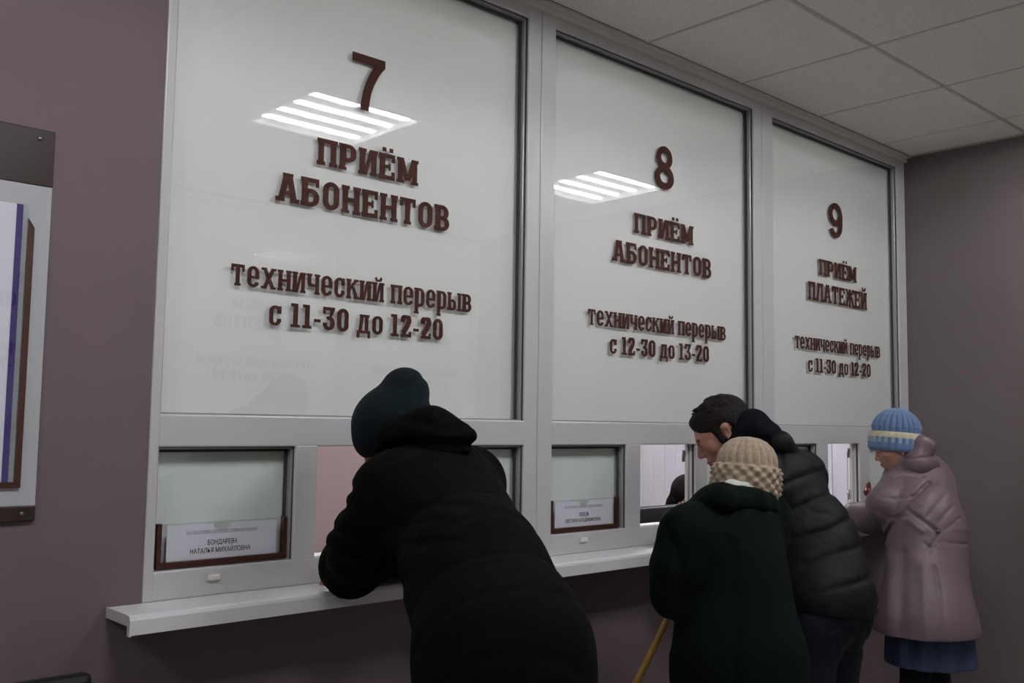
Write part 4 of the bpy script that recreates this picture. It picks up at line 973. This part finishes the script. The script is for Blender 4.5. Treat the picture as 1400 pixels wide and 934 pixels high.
# ---- clerk inside window 8
def clerk():
    J = {}; hc = at(941, 683, .86); B = frame((-.60, -.75, -.25)); J.update(head=hc, B=B, ff=V3(-.2, -1, 0)); nk = hc+V3(.02, .06, -.16); J['neck'] = nk
    J['shL'] = nk+V3(.17, .03, -.05); J['shR'] = nk+V3(-.17, .03, -.05); J['elL'] = J['shL']+V3(.04, -.10, -.24); J['elR'] = J['shR']+V3(-.04, -.10, -.24)
    J['wrL'] = V3(nk[0]+.10, .80, .775); J['wrR'] = V3(nk[0]-.12, .80, .775); pv = J['pelvis'] = V3(nk[0]+.02, nk[1]+.14, .56)
    J['hipL'], J['hipR'] = pv+V3(.09, 0, -.02), pv+V3(-.09, 0, -.02); J['knL'], J['knR'] = pv+V3(.11, -.40, -.04), pv+V3(-.11, -.40, -.04)
    J['anL'], J['anR'] = V3(pv[0]+.11, pv[1]-.38, .08), V3(pv[0]-.11, pv[1]-.38, .08)
    e = empty('person', (pv[0], pv[1], 0), 'dark-haired clerk half hidden behind the monitor inside window 8', 'person')
    S = Shape(.02); body(S, J, .9); g = head(S, hc, B, .93)
    hand(S, J['wrL'], V3(0, -1, 0), V3(0, 0, -1), .4, .9, 1); hand(S, J['wrR'], V3(0, -1, 0), V3(0, 0, -1), .4, .9, -1)
    solid('body', S, .014, M_skin, e, [(hc-.13, hc+.13, .005)]); eyes(g, .93, e, B)
    S = Shape(.02); S.ell(g(0, -.02, .04), (.088, .106, .088), B); S.ell(g(0, -.06, -.04), (.085, .06, .10), B)
    for s_ in (-1, 1): S.chain([g(s_*.070, .0, .06), g(s_*.092, .01, -.01), g(s_*.112, .015, -.07), g(s_*.120, .0, -.16)], [.024, .026, .028, .032], k=.02)
    S.ell(g(0, .105, -.03), (.056, .075, .078), B, .01, 's'); solid('hair', S, .006, M_hairk, e)
    S = Shape(.04); ch = (J['shL']+J['shR'])/2; S.cap(J['shL'], J['shR'], .062, .062); S.cap(ch, pv, .125, .14, V3(0, 1, 0), .8)
    for q in 'LR': S.cap(J['sh'+q], J['el'+q], .06, .05).cap(J['el'+q], J['wr'+q]+V3(0, .05, .01), .05, .036)
    solid('cardigan', S, .010, M_cardi, e); trousers(J, e, M_trous, .85); shoes(J, e, .9)
    return pv
pv = clerk()
oc_ = empty('office_chair', (pv[0], pv[1]+.05, 0), 'dark office chair under the clerk inside window 8', 'chair')
x, y = pv[0], pv[1]
box('seat', x-.23, x+.23, y-.26, y+.20, .385, .44, M_black, oc_, .02); box('backrest', x-.21, x+.21, y+.235, y+.275, .55, 1.02, M_black, oc_, .015)
tube('gas_post', [(x, y, .10), (x, y, .39)], .025, M_metal, oc_); tube('back_bar', [(x, y+.16, .40), (x, y+.26, .46), (x, y+.262, .60)], .015, M_black, oc_)
for k in range(5):
    q = 2*math.pi*k/5+.3; tube('leg', [(x, y, .09), (x+.28*math.cos(q), y+.28*math.sin(q), .055)], [.022, .014], M_black, oc_); S = Shape(.002); S.ell(V3(x+.28*math.cos(q), y+.28*math.sin(q), .028), (.027, .027, .027)); solid('castor', S, .006, M_black, oc_)
